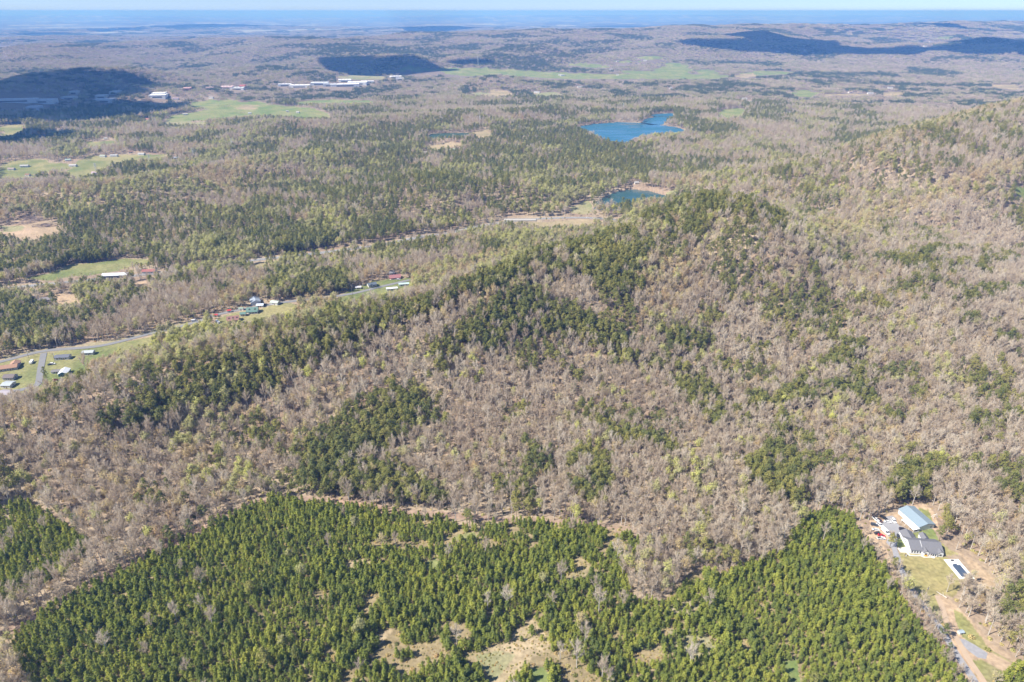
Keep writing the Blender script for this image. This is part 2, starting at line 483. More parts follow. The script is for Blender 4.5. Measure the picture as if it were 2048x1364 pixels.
# share in tenths of pines, fresh green and ochre trees over the photo, in 128 px cells
GP = ["2222222222222222", "3323443344442332", "2323456555332112", "7765554434533122", "5433332334432122", "2113353333222222", "3344433333221222", "4211343322222332", "2111111122222322", "2111111122222222", "2111111122222222"]
GG = ["2222222222222222", "3333333333333222", "4556666665543322", "4567776665432110", "4555544333321110", "2544332221111110", "1112111111111111", "1112111111111110", "1211111111111111", "1111111111111111", "1111111111111111"]
GO = ["1111111111111111", "2222222222222111", "4444222222222321", "2433322222422111", "3333333422211111", "5566532111111110", "4422221111111110", "3321111111111111", "2211111111111111", "2211111111111111", "2211111111111111"]
GP, GG, GO = [np.array([[int(c) for c in r] for r in g], float) / 10 for g in (GP, GG, GO)]


def glook(G, u, v):
    a = np.clip(u / 128 - 0.5, 0, 14.999)
    b = np.clip(v / 128 - 0.5, 0, 9.999)
    i = a.astype(int)
    j = b.astype(int)
    fa, fb = a - i, b - j
    return (G[j, i] * (1 - fa) + G[j, i + 1] * fa) * (1 - fb) + (G[j + 1, i] * (1 - fa) + G[j + 1, i + 1] * fa) * fb


ROADS = {
    'highway': ([(-150, 592), (0, 578), (60, 572), (200, 558), (330, 545), (470, 526), (640, 506), (760, 490), (900, 466), (960, 452), (1050, 440), (1120, 436), (1180, 436), (1238, 440)], 9.0),
    'valley_road': ([(-150, 760), (0, 724), (90, 702), (200, 692), (300, 668), (400, 642), (440, 628), (560, 606), (690, 590), (760, 574), (820, 560)], 6.0),
    'side_street': ([(88, 706), (82, 735), (76, 768), (60, 776), (20, 784)], 6.0),
    'house_street': ([(0, 577), (40, 580), (70, 604)], 5.0),
    'gravel_driveway': ([(1788, 1095), (1796, 1125), (1810, 1155), (1830, 1190), (1850, 1216), (1872, 1244), (1890, 1272), (1910, 1305), (1932, 1338), (1955, 1372), (1990, 1440)], 3.6),
    'dirt_track': ([(1874, 1192), (1884, 1215), (1892, 1242), (1904, 1264), (1918, 1286), (1936, 1318), (1952, 1340), (1972, 1372), (2000, 1430)], 3.2),
}
ROADP = {k: (wpoly(p), w) for k, (p, w) in ROADS.items()}


def cover_at(x, y):
    r = np.hypot(x, y)
    a = 0.006 * r
    s = 0.035 * r + 4
    qx = x + (fbm(x, y, 30, 71, 2) - 0.5) * a * 3
    qy = y + (fbm(x, y, 30, 91, 2) - 0.5) * a * 3
    c = np.zeros(x.shape, np.int8)
    for k, P in COVERP:
        c[inpoly(P, qx, qy)] = k
    w = np.zeros(x.shape, bool)
    for P in WATERP.values():
        w |= inpoly(P, x, y)
    return c, w


# ------------------------------------------------------------------ materials
def mat(name, col, rough=0.8, noise=0.0, scale=1.0, metal=0.0, col2=None, spec=0.3):
    m = bpy.data.materials.new(name)
    m.use_nodes = True
    nt = m.node_tree
    b = nt.nodes['Principled BSDF']
    b.inputs['Roughness'].default_value = rough
    b.inputs['Metallic'].default_value = metal
    b.inputs['Specular IOR Level'].default_value = spec
    c2 = col2 or tuple(c * (1 - noise) for c in col)
    tc = nt.nodes.new('ShaderNodeTexCoord')
    n = nt.nodes.new('ShaderNodeTexNoise')
    n.inputs['Scale'].default_value = scale
    n.inputs['Detail'].default_value = 4
    mx = nt.nodes.new('ShaderNodeMix')
    mx.data_type = 'RGBA'
    nt.links.new(tc.outputs['Object'], n.inputs['Vector'])
    nt.links.new(n.outputs['Fac'], mx.inputs['Factor'])
    mx.inputs['A'].default_value = (*col, 1)
    mx.inputs['B'].default_value = (*c2, 1)
    nt.links.new(mx.outputs['Result'], b.inputs['Base Color'])
    return m


def ribbed(name, col, rough=0.45, scale=2.0, axis='X', metal=0.0, dark=0.75):
    m = mat(name, col, rough, 0.12, 0.6, metal)
    nt = m.node_tree
    b = nt.nodes['Principled BSDF']
    w = nt.nodes.new('ShaderNodeTexWave')
    w.bands_direction = axis
    w.inputs['Scale'].default_value = scale
    tc = nt.nodes.new('ShaderNodeTexCoord')
    nt.links.new(tc.outputs['Object'], w.inputs['Vector'])
    bp = nt.nodes.new('ShaderNodeBump')
    bp.inputs['Strength'].default_value = 0.5
    bp.inputs['Distance'].default_value = 0.05
    nt.links.new(w.outputs['Fac'], bp.inputs['Height'])
    nt.links.new(bp.outputs['Normal'], b.inputs['Normal'])
    return m


def leafmat(name, cols, trans=0.25, nscale=0.012, rough=0.85):
    """colour differs from tree to tree and drifts across the land"""
    m = bpy.data.materials.new(name)
    m.use_nodes = True
    nt = m.node_tree
    b = nt.nodes['Principled BSDF']
    b.inputs['Roughness'].default_value = rough
    b.inputs['Specular IOR Level'].default_value = 0.15
    oi = nt.nodes.new('ShaderNodeObjectInfo')
    n = nt.nodes.new('ShaderNodeTexNoise')
    n.inputs['Scale'].default_value = nscale
    n.inputs['Detail'].default_value = 3
    nt.links.new(oi.outputs['Location'], n.inputs['Vector'])
    ma = nt.nodes.new('ShaderNodeMath')
    ma.operation = 'MULTIPLY_ADD'
    nt.links.new(oi.outputs['Random'], ma.inputs[0])
    ma.inputs[1].default_value = 0.75
    mb = nt.nodes.new('ShaderNodeMath')
    mb.operation = 'MULTIPLY_ADD'
    nt.links.new(n.outputs['Fac'], mb.inputs[0])
    mb.inputs[1].default_value = 1.1
    mb.inputs[2].default_value = -0.43
    nt.links.new(mb.outputs[0], ma.inputs[2])
    cr = nt.nodes.new('ShaderNodeValToRGB')
    nt.links.new(ma.outputs[0], cr.inputs['Fac'])
    el = cr.color_ramp.elements
    while len(el) < len(cols):
        el.new(0.5)
    for i, c in enumerate(cols):
        el[i].position = i / (len(cols) - 1)
        el[i].color = (*c, 1)
    nt.links.new(cr.outputs['Color'], b.inputs['Base Color'])
    if trans > 0:
        tr = nt.nodes.new('ShaderNodeBsdfTranslucent')
        ms = nt.nodes.new('ShaderNodeMixShader')
        ms.inputs[0].default_value = trans
        nt.links.new(cr.outputs['Color'], tr.inputs['Color'])
        nt.links.new(b.outputs[0], ms.inputs[1])
        nt.links.new(tr.outputs[0], ms.inputs[2])
        nt.links.new(ms.outputs[0], nt.nodes['Material Output'].inputs['Surface'])
    return m


M = {
    'plant': leafmat('plantation_needles', [(0.205, 0.255, 0.08), (0.335, 0.38, 0.08), (0.51, 0.515, 0.11)], 0.48, 0.03),
    'pine': leafmat('pine_needles', [(0.15, 0.175, 0.065), (0.235, 0.24, 0.07), (0.34, 0.31, 0.095)], 0.25),
    'bare': leafmat('bare_twigs', [(0.505, 0.41, 0.31), (0.62, 0.525, 0.405), (0.715, 0.64, 0.52)], 0.35),
    'ochre': leafmat('budding_twigs', [(0.55, 0.38, 0.19), (0.60, 0.50, 0.23), (0.52, 0.51, 0.20)], 0.35),
    'green': leafmat('young_leaves', [(0.38, 0.36, 0.19), (0.46, 0.45, 0.19), (0.54, 0.54, 0.14)], 0.3),
    'far_bare': leafmat('far_twigs_shaded', [(0.35, 0.28, 0.22), (0.45, 0.375, 0.295), (0.53, 0.46, 0.36)], 0.2, 0.004),  # far set is darker: shade in unresolved canopy gaps is painted into the colour
    'far_pine': leafmat('far_needles_shaded', [(0.09, 0.115, 0.055), (0.135, 0.155, 0.065)], 0.2, 0.004),  # canopy shade painted in, darker than the near needles
    'far_green': leafmat('far_leaves', [(0.29, 0.29, 0.14), (0.39, 0.39, 0.16)], 0.2, 0.004),  # canopy shade painted in, darker than the near leaves
    'bark': mat('grey_bark', (0.60, 0.56, 0.50), 0.9, 0.4, 2),
    'pbark': mat('pine_bark', (0.20, 0.15, 0.11), 0.9, 0.4, 2),
}


def new_mesh(name, V, Fc, mats, mi=None, smooth=False):
    me = bpy.data.meshes.new(name)
    V = np.asarray(V, np.float32).reshape(-1, 3)
    me.vertices.add(len(V))
    me.vertices.foreach_set('co', V.ravel())
    if isinstance(Fc, np.ndarray):
        k = Fc.shape[1]
        n = len(Fc)
        me.loops.add(n * k)
        me.loops.foreach_set('vertex_index', Fc.ravel().astype(np.int32))
        me.polygons.add(n)
        me.polygons.foreach_set('loop_start', np.arange(0, n * k, k, dtype=np.int32))
    else:
        flat_ = [i for f in Fc for i in f]
        st = np.cumsum([0] + [len(f) for f in Fc])[:-1].astype(np.int32)
        me.loops.add(len(flat_))
        me.loops.foreach_set('vertex_index', np.array(flat_, np.int32))
        me.polygons.add(len(Fc))
        me.polygons.foreach_set('loop_start', st)
        n = len(Fc)
    for m in mats:
        me.materials.append(m)
    if mi is not None:
        me.polygons.foreach_set('material_index', np.asarray(mi, np.int32))
    me.polygons.foreach_set('use_smooth', np.full(n, bool(smooth)))
    me.update(calc_edges=True)
    me.validate()
    return me


def link(name, me, parent=None, loc=None):
    o = bpy.data.objects.new(name, me)
    SC.collection.objects.link(o)
    if parent:
        o.parent = parent
    if loc is not None:
        o.location = loc
    return o


def tag(o, label=None, cat=None, group=None, kind=None):
    if label:
        o['label'] = label
    if cat:
        o['category'] = cat
    if group:
        o['group'] = group
    if kind:
        o['kind'] = kind
    return o


# ------------------------------------------------------------------ terrain mesh
def make_terrain():
    r = [2.0]
    while r[-1] < 230:
        r.append(r[-1] * 1.14)
    r[-1] = 230
    while r[-1] < 1500:
        r.append(r[-1] * 1.0042)
    while r[-1] < 9000:
        r.append(r[-1] * 1.0065)
    while r[-1] < 70000:
        r.append(r[-1] * 1.022)
    r = np.array(r)
    a = np.concatenate([np.linspace(-math.pi, -0.78, 40, endpoint=False), np.linspace(-0.78, 0.78, 1150, endpoint=False), np.linspace(0.78, math.pi, 40, endpoint=False)])
    R, A = np.meshgrid(r, a, indexing='ij')
    X = R * np.sin(A)
    Y = R * np.cos(A)
    Z = H(X.ravel(), Y.ravel()).reshape(X.shape)
    c, w = cover_at(X.ravel(), Y.ravel())
    x, y = X.ravel(), Y.ravel()
    rr = np.hypot(x, y)
    n = fbm(x, y, 40, 5, 4)
    n2 = fbm(x, y, 8, 6, 2)
    n3 = fbm(x, y, 260, 8, 3)
    floor_a = np.array([0.27, 0.20, 0.145])
    floor_b = np.array([0.36, 0.29, 0.205])
    t = np.clip((n - 0.3) * 2.2, 0, 1)[:, None]
    col = floor_a * (1 - t) + floor_b * t
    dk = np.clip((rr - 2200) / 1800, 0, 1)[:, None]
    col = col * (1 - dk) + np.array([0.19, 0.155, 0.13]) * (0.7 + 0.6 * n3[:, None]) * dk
    # under the plantation the ground is grassy
    inp = inpoly(PLANTP, x, y)
    gp = np.array([0.25, 0.20, 0.115]) * (0.8 + 0.5 * n[:, None])
    col[inp] = gp[inp]
    # far land beyond the single trees: patchwork of woods and pale fields
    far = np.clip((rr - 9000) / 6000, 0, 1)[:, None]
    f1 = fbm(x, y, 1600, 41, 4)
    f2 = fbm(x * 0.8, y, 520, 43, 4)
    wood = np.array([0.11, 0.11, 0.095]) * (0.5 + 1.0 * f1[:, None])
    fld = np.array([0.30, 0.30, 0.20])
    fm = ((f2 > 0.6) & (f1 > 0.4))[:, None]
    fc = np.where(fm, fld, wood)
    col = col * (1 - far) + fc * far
    C = {GREEN: ((0.14, 0.19, 0.06), (0.235, 0.235, 0.10)), LITTER: ((0.34, 0.235, 0.175), (0.28, 0.205, 0.155)), TAN: ((0.36, 0.285, 0.18), (0.26, 0.22, 0.125)), DIRT: ((0.43, 0.315, 0.215), (0.34, 0.26, 0.17)), BROWN: ((0.33, 0.27, 0.18), (0.26, 0.24, 0.14)),
         LAWN: ((0.20, 0.215, 0.08), (0.34, 0.275, 0.13)), MOWN: ((0.15, 0.175, 0.065), (0.28, 0.25, 0.12)), PALE: ((0.29, 0.26, 0.15), (0.20, 0.22, 0.10))}
    for k, (c1, c2) in C.items():
        m = c == k
        tt = np.clip((n[m] - 0.3) * 2.4, 0, 1)[:, None]
        col[m] = (np.array(c1) * (1 - tt) + np.array(c2) * tt) * (0.86 + 0.28 * n2[m][:, None])
    # shores
    zz = Z.ravel()
    zz = zz.copy()
    for k, P in WATERP.items():
        iw = inpoly(P, x, y)
        zz[iw] = {'lake': 3.0, 'lake_arm': 3.0, 'pond': 2.0, 'tarn': 8.0}[k] - 1.7
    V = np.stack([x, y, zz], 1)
    nr, na = X.shape
    i, j = np.meshgrid(np.arange(nr - 1), np.arange(na), indexing='ij')
    j2 = (j + 1) % na
    Q = np.stack([i * na + j, (i + 1) * na + j, (i + 1) * na + j2, i * na + j2], -1).reshape(-1, 4)[:, ::-1]
    m = bpy.data.materials.new('ground')
    m.use_nodes = True
    nt = m.node_tree
    b = nt.nodes['Principled BSDF']
    b.inputs['Roughness'].default_value = 0.95
    b.inputs['Specular IOR Level'].default_value = 0.1
    at_ = nt.nodes.new('ShaderNodeVertexColor')
    at_.layer_name = 'cover'
    ge = nt.nodes.new('ShaderNodeNewGeometry')
    no = nt.nodes.new('ShaderNodeTexNoise')
    no.inputs['Scale'].default_value = 0.35
    no.inputs['Detail'].default_value = 6
    nt.links.new(ge.outputs['Position'], no.inputs['Vector'])
    mr = nt.nodes.new('ShaderNodeMapRange')
    mr.inputs['From Min'].default_value = 0.3
    mr.inputs['From Max'].default_value = 0.7
    mr.inputs['To Min'].default_value = 0.72
    mr.inputs['To Max'].default_value = 1.25
    nt.links.new(no.outputs['Fac'], mr.inputs['Value'])
    vm = nt.nodes.new('ShaderNodeVectorMath')
    vm.operation = 'SCALE'
    nt.links.new(at_.outputs['Color'], vm.inputs[0])
    nt.links.new(mr.outputs['Result'], vm.inputs['Scale'])
    nt.links.new(vm.outputs[0], b.inputs['Base Color'])
    me = new_mesh('terrain', V, Q, [m], smooth=True)
    ca = me.color_attributes.new('cover', 'FLOAT_COLOR', 'POINT')
    cc = np.ones((len(V), 4), np.float32)
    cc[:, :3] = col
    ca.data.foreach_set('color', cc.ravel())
    o = link('terrain', me)
    tag(o, 'rolling wooded hills, valleys and fields reaching to the horizon', 'terrain', kind='structure')
    return o


make_terrain()

# ------------------------------------------------------------------ water
def make_water():
    for k, P in WATERP.items():
        z = {'lake': 3.0, 'lake_arm': 3.0, 'pond': 2.0, 'tarn': 8.0}[k] - 0.5
        m = bpy.data.materials.new(k)
        m.use_nodes = True
        nt = m.node_tree
        b = nt.nodes['Principled BSDF']
        b.inputs['Base Color'].default_value = {'l': (0.03, 0.125, 0.20, 1), 'p': (0.03, 0.085, 0.095, 1), 't': (0.035, 0.075, 0.055, 1)}[k[0]]
        b.inputs['Roughness'].default_value = 0.12
        b.inputs['IOR'].default_value = 1.33
        tc = nt.nodes.new('ShaderNodeTexCoord')
        mp = nt.nodes.new('ShaderNodeMapping')
        mp.inputs['Scale'].default_value = (0.01, 0.03, 1)
        no = nt.nodes.new('ShaderNodeTexNoise')
        no.inputs['Scale'].default_value = 1.0
        no.inputs['Detail'].default_value = 5
        nt.links.new(tc.outputs['Object'], mp.inputs['Vector'])
        nt.links.new(mp.outputs[0], no.inputs['Vector'])
        mr = nt.nodes.new('ShaderNodeMapRange')
        mr.inputs['To Min'].default_value = 0.05
        mr.inputs['To Max'].default_value = 0.6
        mr.inputs['From Min'].default_value = 0.35
        mr.inputs['From Max'].default_value = 0.65
        nt.links.new(no.outputs['Fac'], mr.inputs['Value'])
        nt.links.new(mr.outputs[0], b.inputs['Roughness'])
        n = len(P)
        c = P.mean(0)
        Q = c + (P - c) * 1.03
        V = [(q[0], q[1], z) for q in Q] + [(q[0], q[1], z - 0.5) for q in Q]
        me = new_mesh(k, V, [list(range(n))] + [[i, (i + 1) % n, n + (i + 1) % n, n + i] for i in range(n)], [m])
        o = link({'lake': 'lake', 'lake_arm': 'lake_inlet', 'pond': 'pond', 'tarn': 'pond'}[k], me)
        tag(o, {'lake': 'bright blue lake among the woods', 'lake_arm': 'shallow blue arm of the lake beyond its reeds', 'pond': 'dark blue pond behind the hilltop', 'tarn': 'narrow green pond below a pale dam'}[k], 'water', kind='structure')


make_water()


# ------------------------------------------------------------------ roads laid on the terrain
def resample(P, step):
    # smooth polyline by Catmull-Rom
    out = []
    n = len(P)
    for i in range(n - 1):
        p0 = P[max(i - 1, 0)]
        p1 = P[i]
        p2 = P[i + 1]
        p3 = P[min(i + 2, n - 1)]
        L = np.hypot(*(p2 - p1))
        k = max(2, int(L / step))
        for t in np.arange(k) / k:
            out.append(0.5 * ((2 * p1) + (-p0 + p2) * t + (2 * p0 - 5 * p1 + 4 * p2 - p3) * t * t + (-p0 + 3 * p1 - 3 * p2 + p3) * t ** 3))
    out.append(P[-1])
    return np.array(out)


def strip_mesh(name, P, w, m, lift=0.25, thick=0.4, irregular=0.0, zfun=None):
    P = resample(np.asarray(P, float), 6)
    T = np.gradient(P, axis=0)
    T /= np.linalg.norm(T, axis=1)[:, None] + 1e-9
    N = np.stack([-T[:, 1], T[:, 0]], 1)
    ww = np.full(len(P), w / 2.0)
    if irregular:
        ww = ww * (1 + irregular * (fbm(P[:, 0], P[:, 1], 9, 55, 2) - 0.5) * 2)
    cols = []
    for s in (-1, -0.33, 0.33, 1):
        Q = P + N * (ww * s)[:, None]
        z = (H(Q[:, 0], Q[:, 1]) if zfun is None else zfun(P)) + lift
        cols.append(np.column_stack([Q, z]))
    V = np.concatenate(cols + [c - [0, 0, thick] for c in (cols[0], cols[3])])
    n = len(P)
    Fc = []
    for i in range(n - 1):
        for k in range(3):
            Fc.append([k * n + i, k * n + i + 1, (k + 1) * n + i + 1, (k + 1) * n + i][::-1])
        Fc.append([4 * n + i, 4 * n + i + 1, i + 1, i][::-1])
        Fc.append([3 * n + i, 3 * n + i + 1, 5 * n + i + 1, 5 * n + i][::-1])
    return new_mesh(name, V, Fc, [m])


M['asphalt'] = mat('asphalt', (0.22, 0.22, 0.225), 0.9, 0.2, 0.2)
M['gravel'] = mat('grey_gravel', (0.36, 0.355, 0.37), 0.95, 0.45, 0.5)
M['dirt'] = mat('tan_dirt', (0.46, 0.35, 0.25), 0.95, 0.25, 0.2)
M['concrete'] = mat('pale_concrete', (0.60, 0.55, 0.48), 0.85, 0.12, 0.3)
M['white'] = mat('white_paint', (0.82, 0.82, 0.80), 0.5, 0.06, 0.5)
M['yellow'] = mat('road_yellow', (0.6, 0.42, 0.08), 0.8, 0.2, 0.5)
for k, (P, w) in ROADP.items():
    m = {'highway': 'asphalt', 'valley_road': 'asphalt', 'side_street': 'asphalt', 'house_street': 'concrete', 'gravel_driveway': 'gravel', 'dirt_track': 'dirt'}[k]
    o = link(k, strip_mesh(k, P, w, M[m], 0.3, irregular=0.25 if k in ('gravel_driveway', 'dirt_track') else 0.0))
    tag(o, kind='structure')
    if k == 'highway':
        for nm, off in (('highway_edge_lines', w / 2 - 0.5),):
            PP = resample(np.asarray(P, float), 12)
            T = np.gradient(PP, axis=0)
            T /= np.linalg.norm(T, axis=1)[:, None] + 1e-9
            N = np.stack([-T[:, 1], T[:, 0]], 1)
            V, Fc = [], []
            for sgn, ww in ((-off, 0.3), (off, 0.3), (0, 0.3)):
                a = PP + N * (sgn - ww / 2)
                b = PP + N * (sgn + ww / 2)
                za, zb = H(a[:, 0], a[:, 1]) + 0.36, H(b[:, 0], b[:, 1]) + 0.36
                s = len(V)
                V += [(*p, z) for p, z in zip(a, za)] + [(*p, z) for p, z in zip(b, zb)]
                n = len(PP)
                Fc += [[s + i, s + n + i, s + n + i + 1, s + i + 1] for i in range(n - 1)]
            tag(link('highway_markings', new_mesh(nm, V, Fc, [M['white']])), kind='structure')


# ------------------------------------------------------------------ tree shapes
def tris_at(C, D, size, rng, aspect=1.0):
    """one triangle per centre C, facing roughly D"""
    n = len(C)
    D = D / (np.linalg.norm(D, axis=1)[:, None] + 1e-9)
    A = rng.normal(size=(n, 3))
    U = np.cross(D, A)
    U /= np.linalg.norm(U, axis=1)[:, None] + 1e-9
    W = np.cross(D, U)
    s = np.asarray(size).reshape(-1, 1) * np.ones((n, 1))
    V = np.stack([C + U * s, C - U * s * 0.5 + W * s * 0.87 * aspect, C - U * s * 0.5 - W * s * 0.87 * aspect], 1).reshape(-1, 3)
    return V, np.arange(3 * n).reshape(-1, 3)


def tube(p, q, r0, r1, n=4):
    p, q = np.array(p, float), np.array(q, float)
    d = q - p
    d /= np.linalg.norm(d) + 1e-9
    a = np.cross(d, [0.3, 0.9, 0.2])
    a /= np.linalg.norm(a) + 1e-9
    b = np.cross(d, a)
    an = np.arange(n) * 2 * np.pi / n
    ring = np.cos(an)[:, None] * a + np.sin(an)[:, None] * b
    V = np.concatenate([p + ring * r0, q + ring * r1])
    Fc = []
    for i in range(n):
        j = (i + 1) % n
        Fc += [[i, j, n + j], [i, n + j, n + i]]
    return V, np.array(Fc)


def join(parts):
    V, Fc = [], []
    o = 0
    for v, f in parts:
        V.append(v)
        Fc.append(f + o)
        o += len(v)
    return np.concatenate(V), np.concatenate(Fc)


def sliver(P, D, L, w, rng):
    """thin pointed twig blades from P along D"""
    n = len(P)
    D = D / (np.linalg.norm(D, axis=1)[:, None] + 1e-9)
    A = rng.normal(size=(n, 3))
    S = np.cross(D, A)
    S /= np.linalg.norm(S, axis=1)[:, None] + 1e-9
    L = np.asarray(L).reshape(-1, 1)
    w = np.asarray(w).reshape(-1, 1) * np.ones((n, 1))
    V = np.stack([P - S * w, P + S * w, P + D * L], 1).reshape(-1, 3)
    return V, np.arange(3 * n).reshape(-1, 3)


def bare_shape(seed, h=15, r=4.2, twigs=230, tw=0.085, lean=0.4, leaves=0, ls=0.3, narrow=1.0):
    g = np.random.default_rng(seed)
    top = np.array([g.normal() * lean, g.normal() * lean, h * 0.62])
    trunk = join([tube((0, 0, -0.6), top * [0.5, 0.5, 0.5], 0.32, 0.24, 5), tube(top * [0.5, 0.5, 0.5], top, 0.24, 0.12, 4)])
    parts = []
    tips = []
    nl = g.integers(6, 9)
    for i in range(nl):
        a = i * 2.4 + g.normal() * 0.3
        z0 = h * (0.33 + 0.35 * i / nl)
        p = top * [z0 / top[2]] * 3 if False else np.array([top[0] * z0 / top[2], top[1] * z0 / top[2], z0])
        rr = r * g.uniform(0.5, 0.85) * (1.1 - 0.5 * i / nl)
        q = p + np.array([math.cos(a) * rr, math.sin(a) * rr, h * g.uniform(0.16, 0.3)])
        q[2] = min(q[2], h * 0.96)
        parts.append(tube(p, q, 0.17, 0.06, 3))
        tips.append((p, q))
    q = np.array([top[0], top[1], h * 0.95])
    parts.append(tube(top, q, 0.1, 0.04, 3))
    tips.append((top, q))
    P, D = [], []
    for k in range(twigs):
        p, q = tips[g.integers(len(tips))]
        t = g.uniform(0.3, 1.0)
        s = p + (q - p) * t
        d = (q - p) / np.linalg.norm(q - p) * 0.6 + g.normal(size=3) * 0.6 + np.array([0, 0, 0.45])
        d[:2] *= narrow
        P.append(s + g.normal(size=3) * 0.25)
        D.append(d)
    P, D = np.array(P), np.array(D)
    parts.append(sliver(P, D, g.uniform(1.4, 3.4, len(P)), tw * g.uniform(0.7, 1.4, len(P)), g))
    crown = join(parts)
    if leaves:
        i = g.integers(0, len(P), leaves)
        Dn = D[i] / np.linalg.norm(D[i], axis=1)[:, None]
        C = P[i] + Dn * g.uniform(0.5, 2.6, (leaves, 1)) + g.normal(size=(leaves, 3)) * 0.4
        ctr = np.array([0, 0, h * 0.6])
        lv = tris_at(C, (C - ctr) + g.normal(size=C.shape) * 2.2, g.uniform(0.6, 1.3, leaves) * ls, g)
        return trunk, crown, lv
    return trunk, crown, None


def young_pine_shape(seed, h=6.5, r=1.75, n=330):
    g = np.random.default_rng(seed)
    trunk = tube((0, 0, -0.4), (0, 0, h * 0.85), 0.10, 0.03, 4)
    # whorls of upward-pointing branches
    C, D, S = [], [], []
    nb = 34
    lob = 1 + 0.28 * np.sin(np.arange(8) * 2.1 + g.uniform(0, 6))
    for b in range(nb):
        t = (b + g.uniform(0, 1)) / nb
        z = h * (0.06 + 0.9 * t)
        rad = r * (1 - t ** 1.5) ** 0.9 * g.uniform(0.6, 1.2) * (0.75 if t < 0.12 else 1)
        a = b * 2.399 + g.normal() * 0.3
        k = max(4, int(n / nb))
        for j in range(k):
            s = g.uniform(0.25, 1.0)
            c = np.array([math.cos(a) * rad * s, math.sin(a) * rad * s, z + rad * s * 0.35]) + g.normal(size=3) * [0.28, 0.28, 0.2]
            C.append(c)
            D.append(np.array([math.cos(a), math.sin(a), 0.8]) + g.normal(size=3) * 0.7)
            S.append(g.uniform(0.2, 0.42))
    C = np.array(C)
    return trunk, tris_at(C, np.array(D), np.array(S), g)


def pine_shape(seed, h=17, r=3.4, n=620, base=0.45, conical=0.3):
    g = np.random.default_rng(seed)
    trunk = join([tube((0, 0, -0.6), (0.15, 0.1, h * 0.5), 0.26, 0.18, 5), tube((0.15, 0.1, h * 0.5), (0.1, 0.2, h * 0.97), 0.18, 0.05, 4)])
    parts = []
    C, D, S = [], [], []
    nc = 26
    for b in range(nc):
        t = (b + g.uniform(0, 1)) / nc
        z = h * (base + (0.98 - base) * t)
        prof = (1 - t) ** (0.45 + conical) * (0.45 + 0.9 * min(1, t / 0.3)) if t < 0.3 else (1 - t) ** (0.45 + conical) * 1.35
        rad = r * prof * g.uniform(0.45, 1.15)
        a = b * 2.399 + g.normal() * 0.5
        tip = np.array([math.cos(a) * rad, math.sin(a) * rad, z + rad * 0.15])
        parts.append(tube((0.1, 0.1, z - rad * 0.15), tip, 0.07, 0.02, 3))
        cr = g.uniform(0.75, 1.25) * r / 3.4
        k = n // nc
        cc = tip * [0.85, 0.85, 1] + g.normal(size=(k, 3)) * [cr * 0.55, cr * 0.55, cr * 0.32]
        C.append(cc)
        D.append((cc - tip) * 0.8 + np.array([math.cos(a) * 0.5, math.sin(a) * 0.5, 0.9]) + g.normal(size=(k, 3)) * 0.55)
        S.append(g.uniform(0.26, 0.52, k))
    C, D, S = np.concatenate(C), np.concatenate(D), np.concatenate(S)
    lv = tris_at(C, D, S, g)
    return trunk, join(parts), lv


def bush_shape(seed, r=1.5, n=150):
    g = np.random.default_rng(seed)
    d = g.normal(size=(n, 3))
    d[:, 2] = np.abs(d[:, 2])
    d /= np.linalg.norm(d, axis=1)[:, None]
    C = d * r * g.uniform(0.5, 1.0, (n, 1)) * [1, 1, 0.8]
    return tris_at(C, d + g.normal(size=(n, 3)) * 0.6, g.uniform(0.15, 0.4, n), g)


def combine(name, pieces):
    V, Fc = join([p[0] for p in pieces])
    mats = []
    mi = []
    for (v, f), m in pieces:
        if m not in mats:
            mats.append(m)
        mi += [mats.index(m)] * len(f)
    return new_mesh(name, V, Fc, mats, mi)


PROTO = {}    # kind -> list of (trunk mesh, crown mesh, whole mesh object)


def add_proto(kind, trunk, pieces, bark):
    tm = new_mesh(kind + '_trunk', trunk[0], trunk[1], [bark])
    cm = combine(kind + '_crown', pieces)
    wm = combine(kind + '_whole', [((trunk[0], trunk[1]), bark)] + pieces)
    wo = bpy.data.objects.new(kind + '_source', wm)
    PROTO.setdefault(kind, []).append((tm, cm, wo))


for s in range(5):
    t, c = young_pine_shape(s + 10, [6.4, 7.4, 8.8, 7.0, 9.4][s], [2.5, 2.0, 2.2, 2.9, 2.3][s], [520, 460, 560, 640, 580][s])
    add_proto('plantation_pine', t, [(c, M['plant'])], M['pbark'])
for s in range(5):
    t, b, c = pine_shape(s + 30, 17 + s, 4.0 + 0.25 * s, 760, base=[0.45, 0.35, 0.5, 0.25, 0.4][s], conical=[0.2, 0.4, 0.1, 0.5, 0.3][s])
    add_proto('pine', t, [(b, M['pbark']), (c, M['pine'])], M['pbark'])
for s in range(5):
    t, c, _ = bare_shape(s + 50, 18 + s * 0.9, 4.7 + 0.35 * s, twigs=460, tw=.075, narrow=[0.55, 0.8, 0.5, 0.7, 1.1][s])
    add_proto('bare_tree', t, [(c, M['bare'])], M['bark'])
for s in range(3):
    t, c, l = bare_shape(s + 70, 16.5 + s, 5.6 + 0.3 * s, twigs=380, leaves=420, ls=0.36)
    add_proto('ochre_tree', t, [(c, M['bare']), (l, M['ochre'])], M['bark'])
for s in range(4):
    t, c, l = bare_shape(s + 90, 16 + s, 5.0 + 0.3 * s, twigs=200, leaves=800, ls=0.42)
    add_proto('leafing_tree', t, [(c, M['bare']), (l, M['green'])], M['bark'])
for s in range(3):
    c = bush_shape(s + 110)
    t = tube((0, 0, -0.3), (0, 0, 0.9), 0.06, 0.03, 3)
    add_proto('shrub', t, [(c, M['ochre'] if s < 2 else M['pine'])], M['bark'])


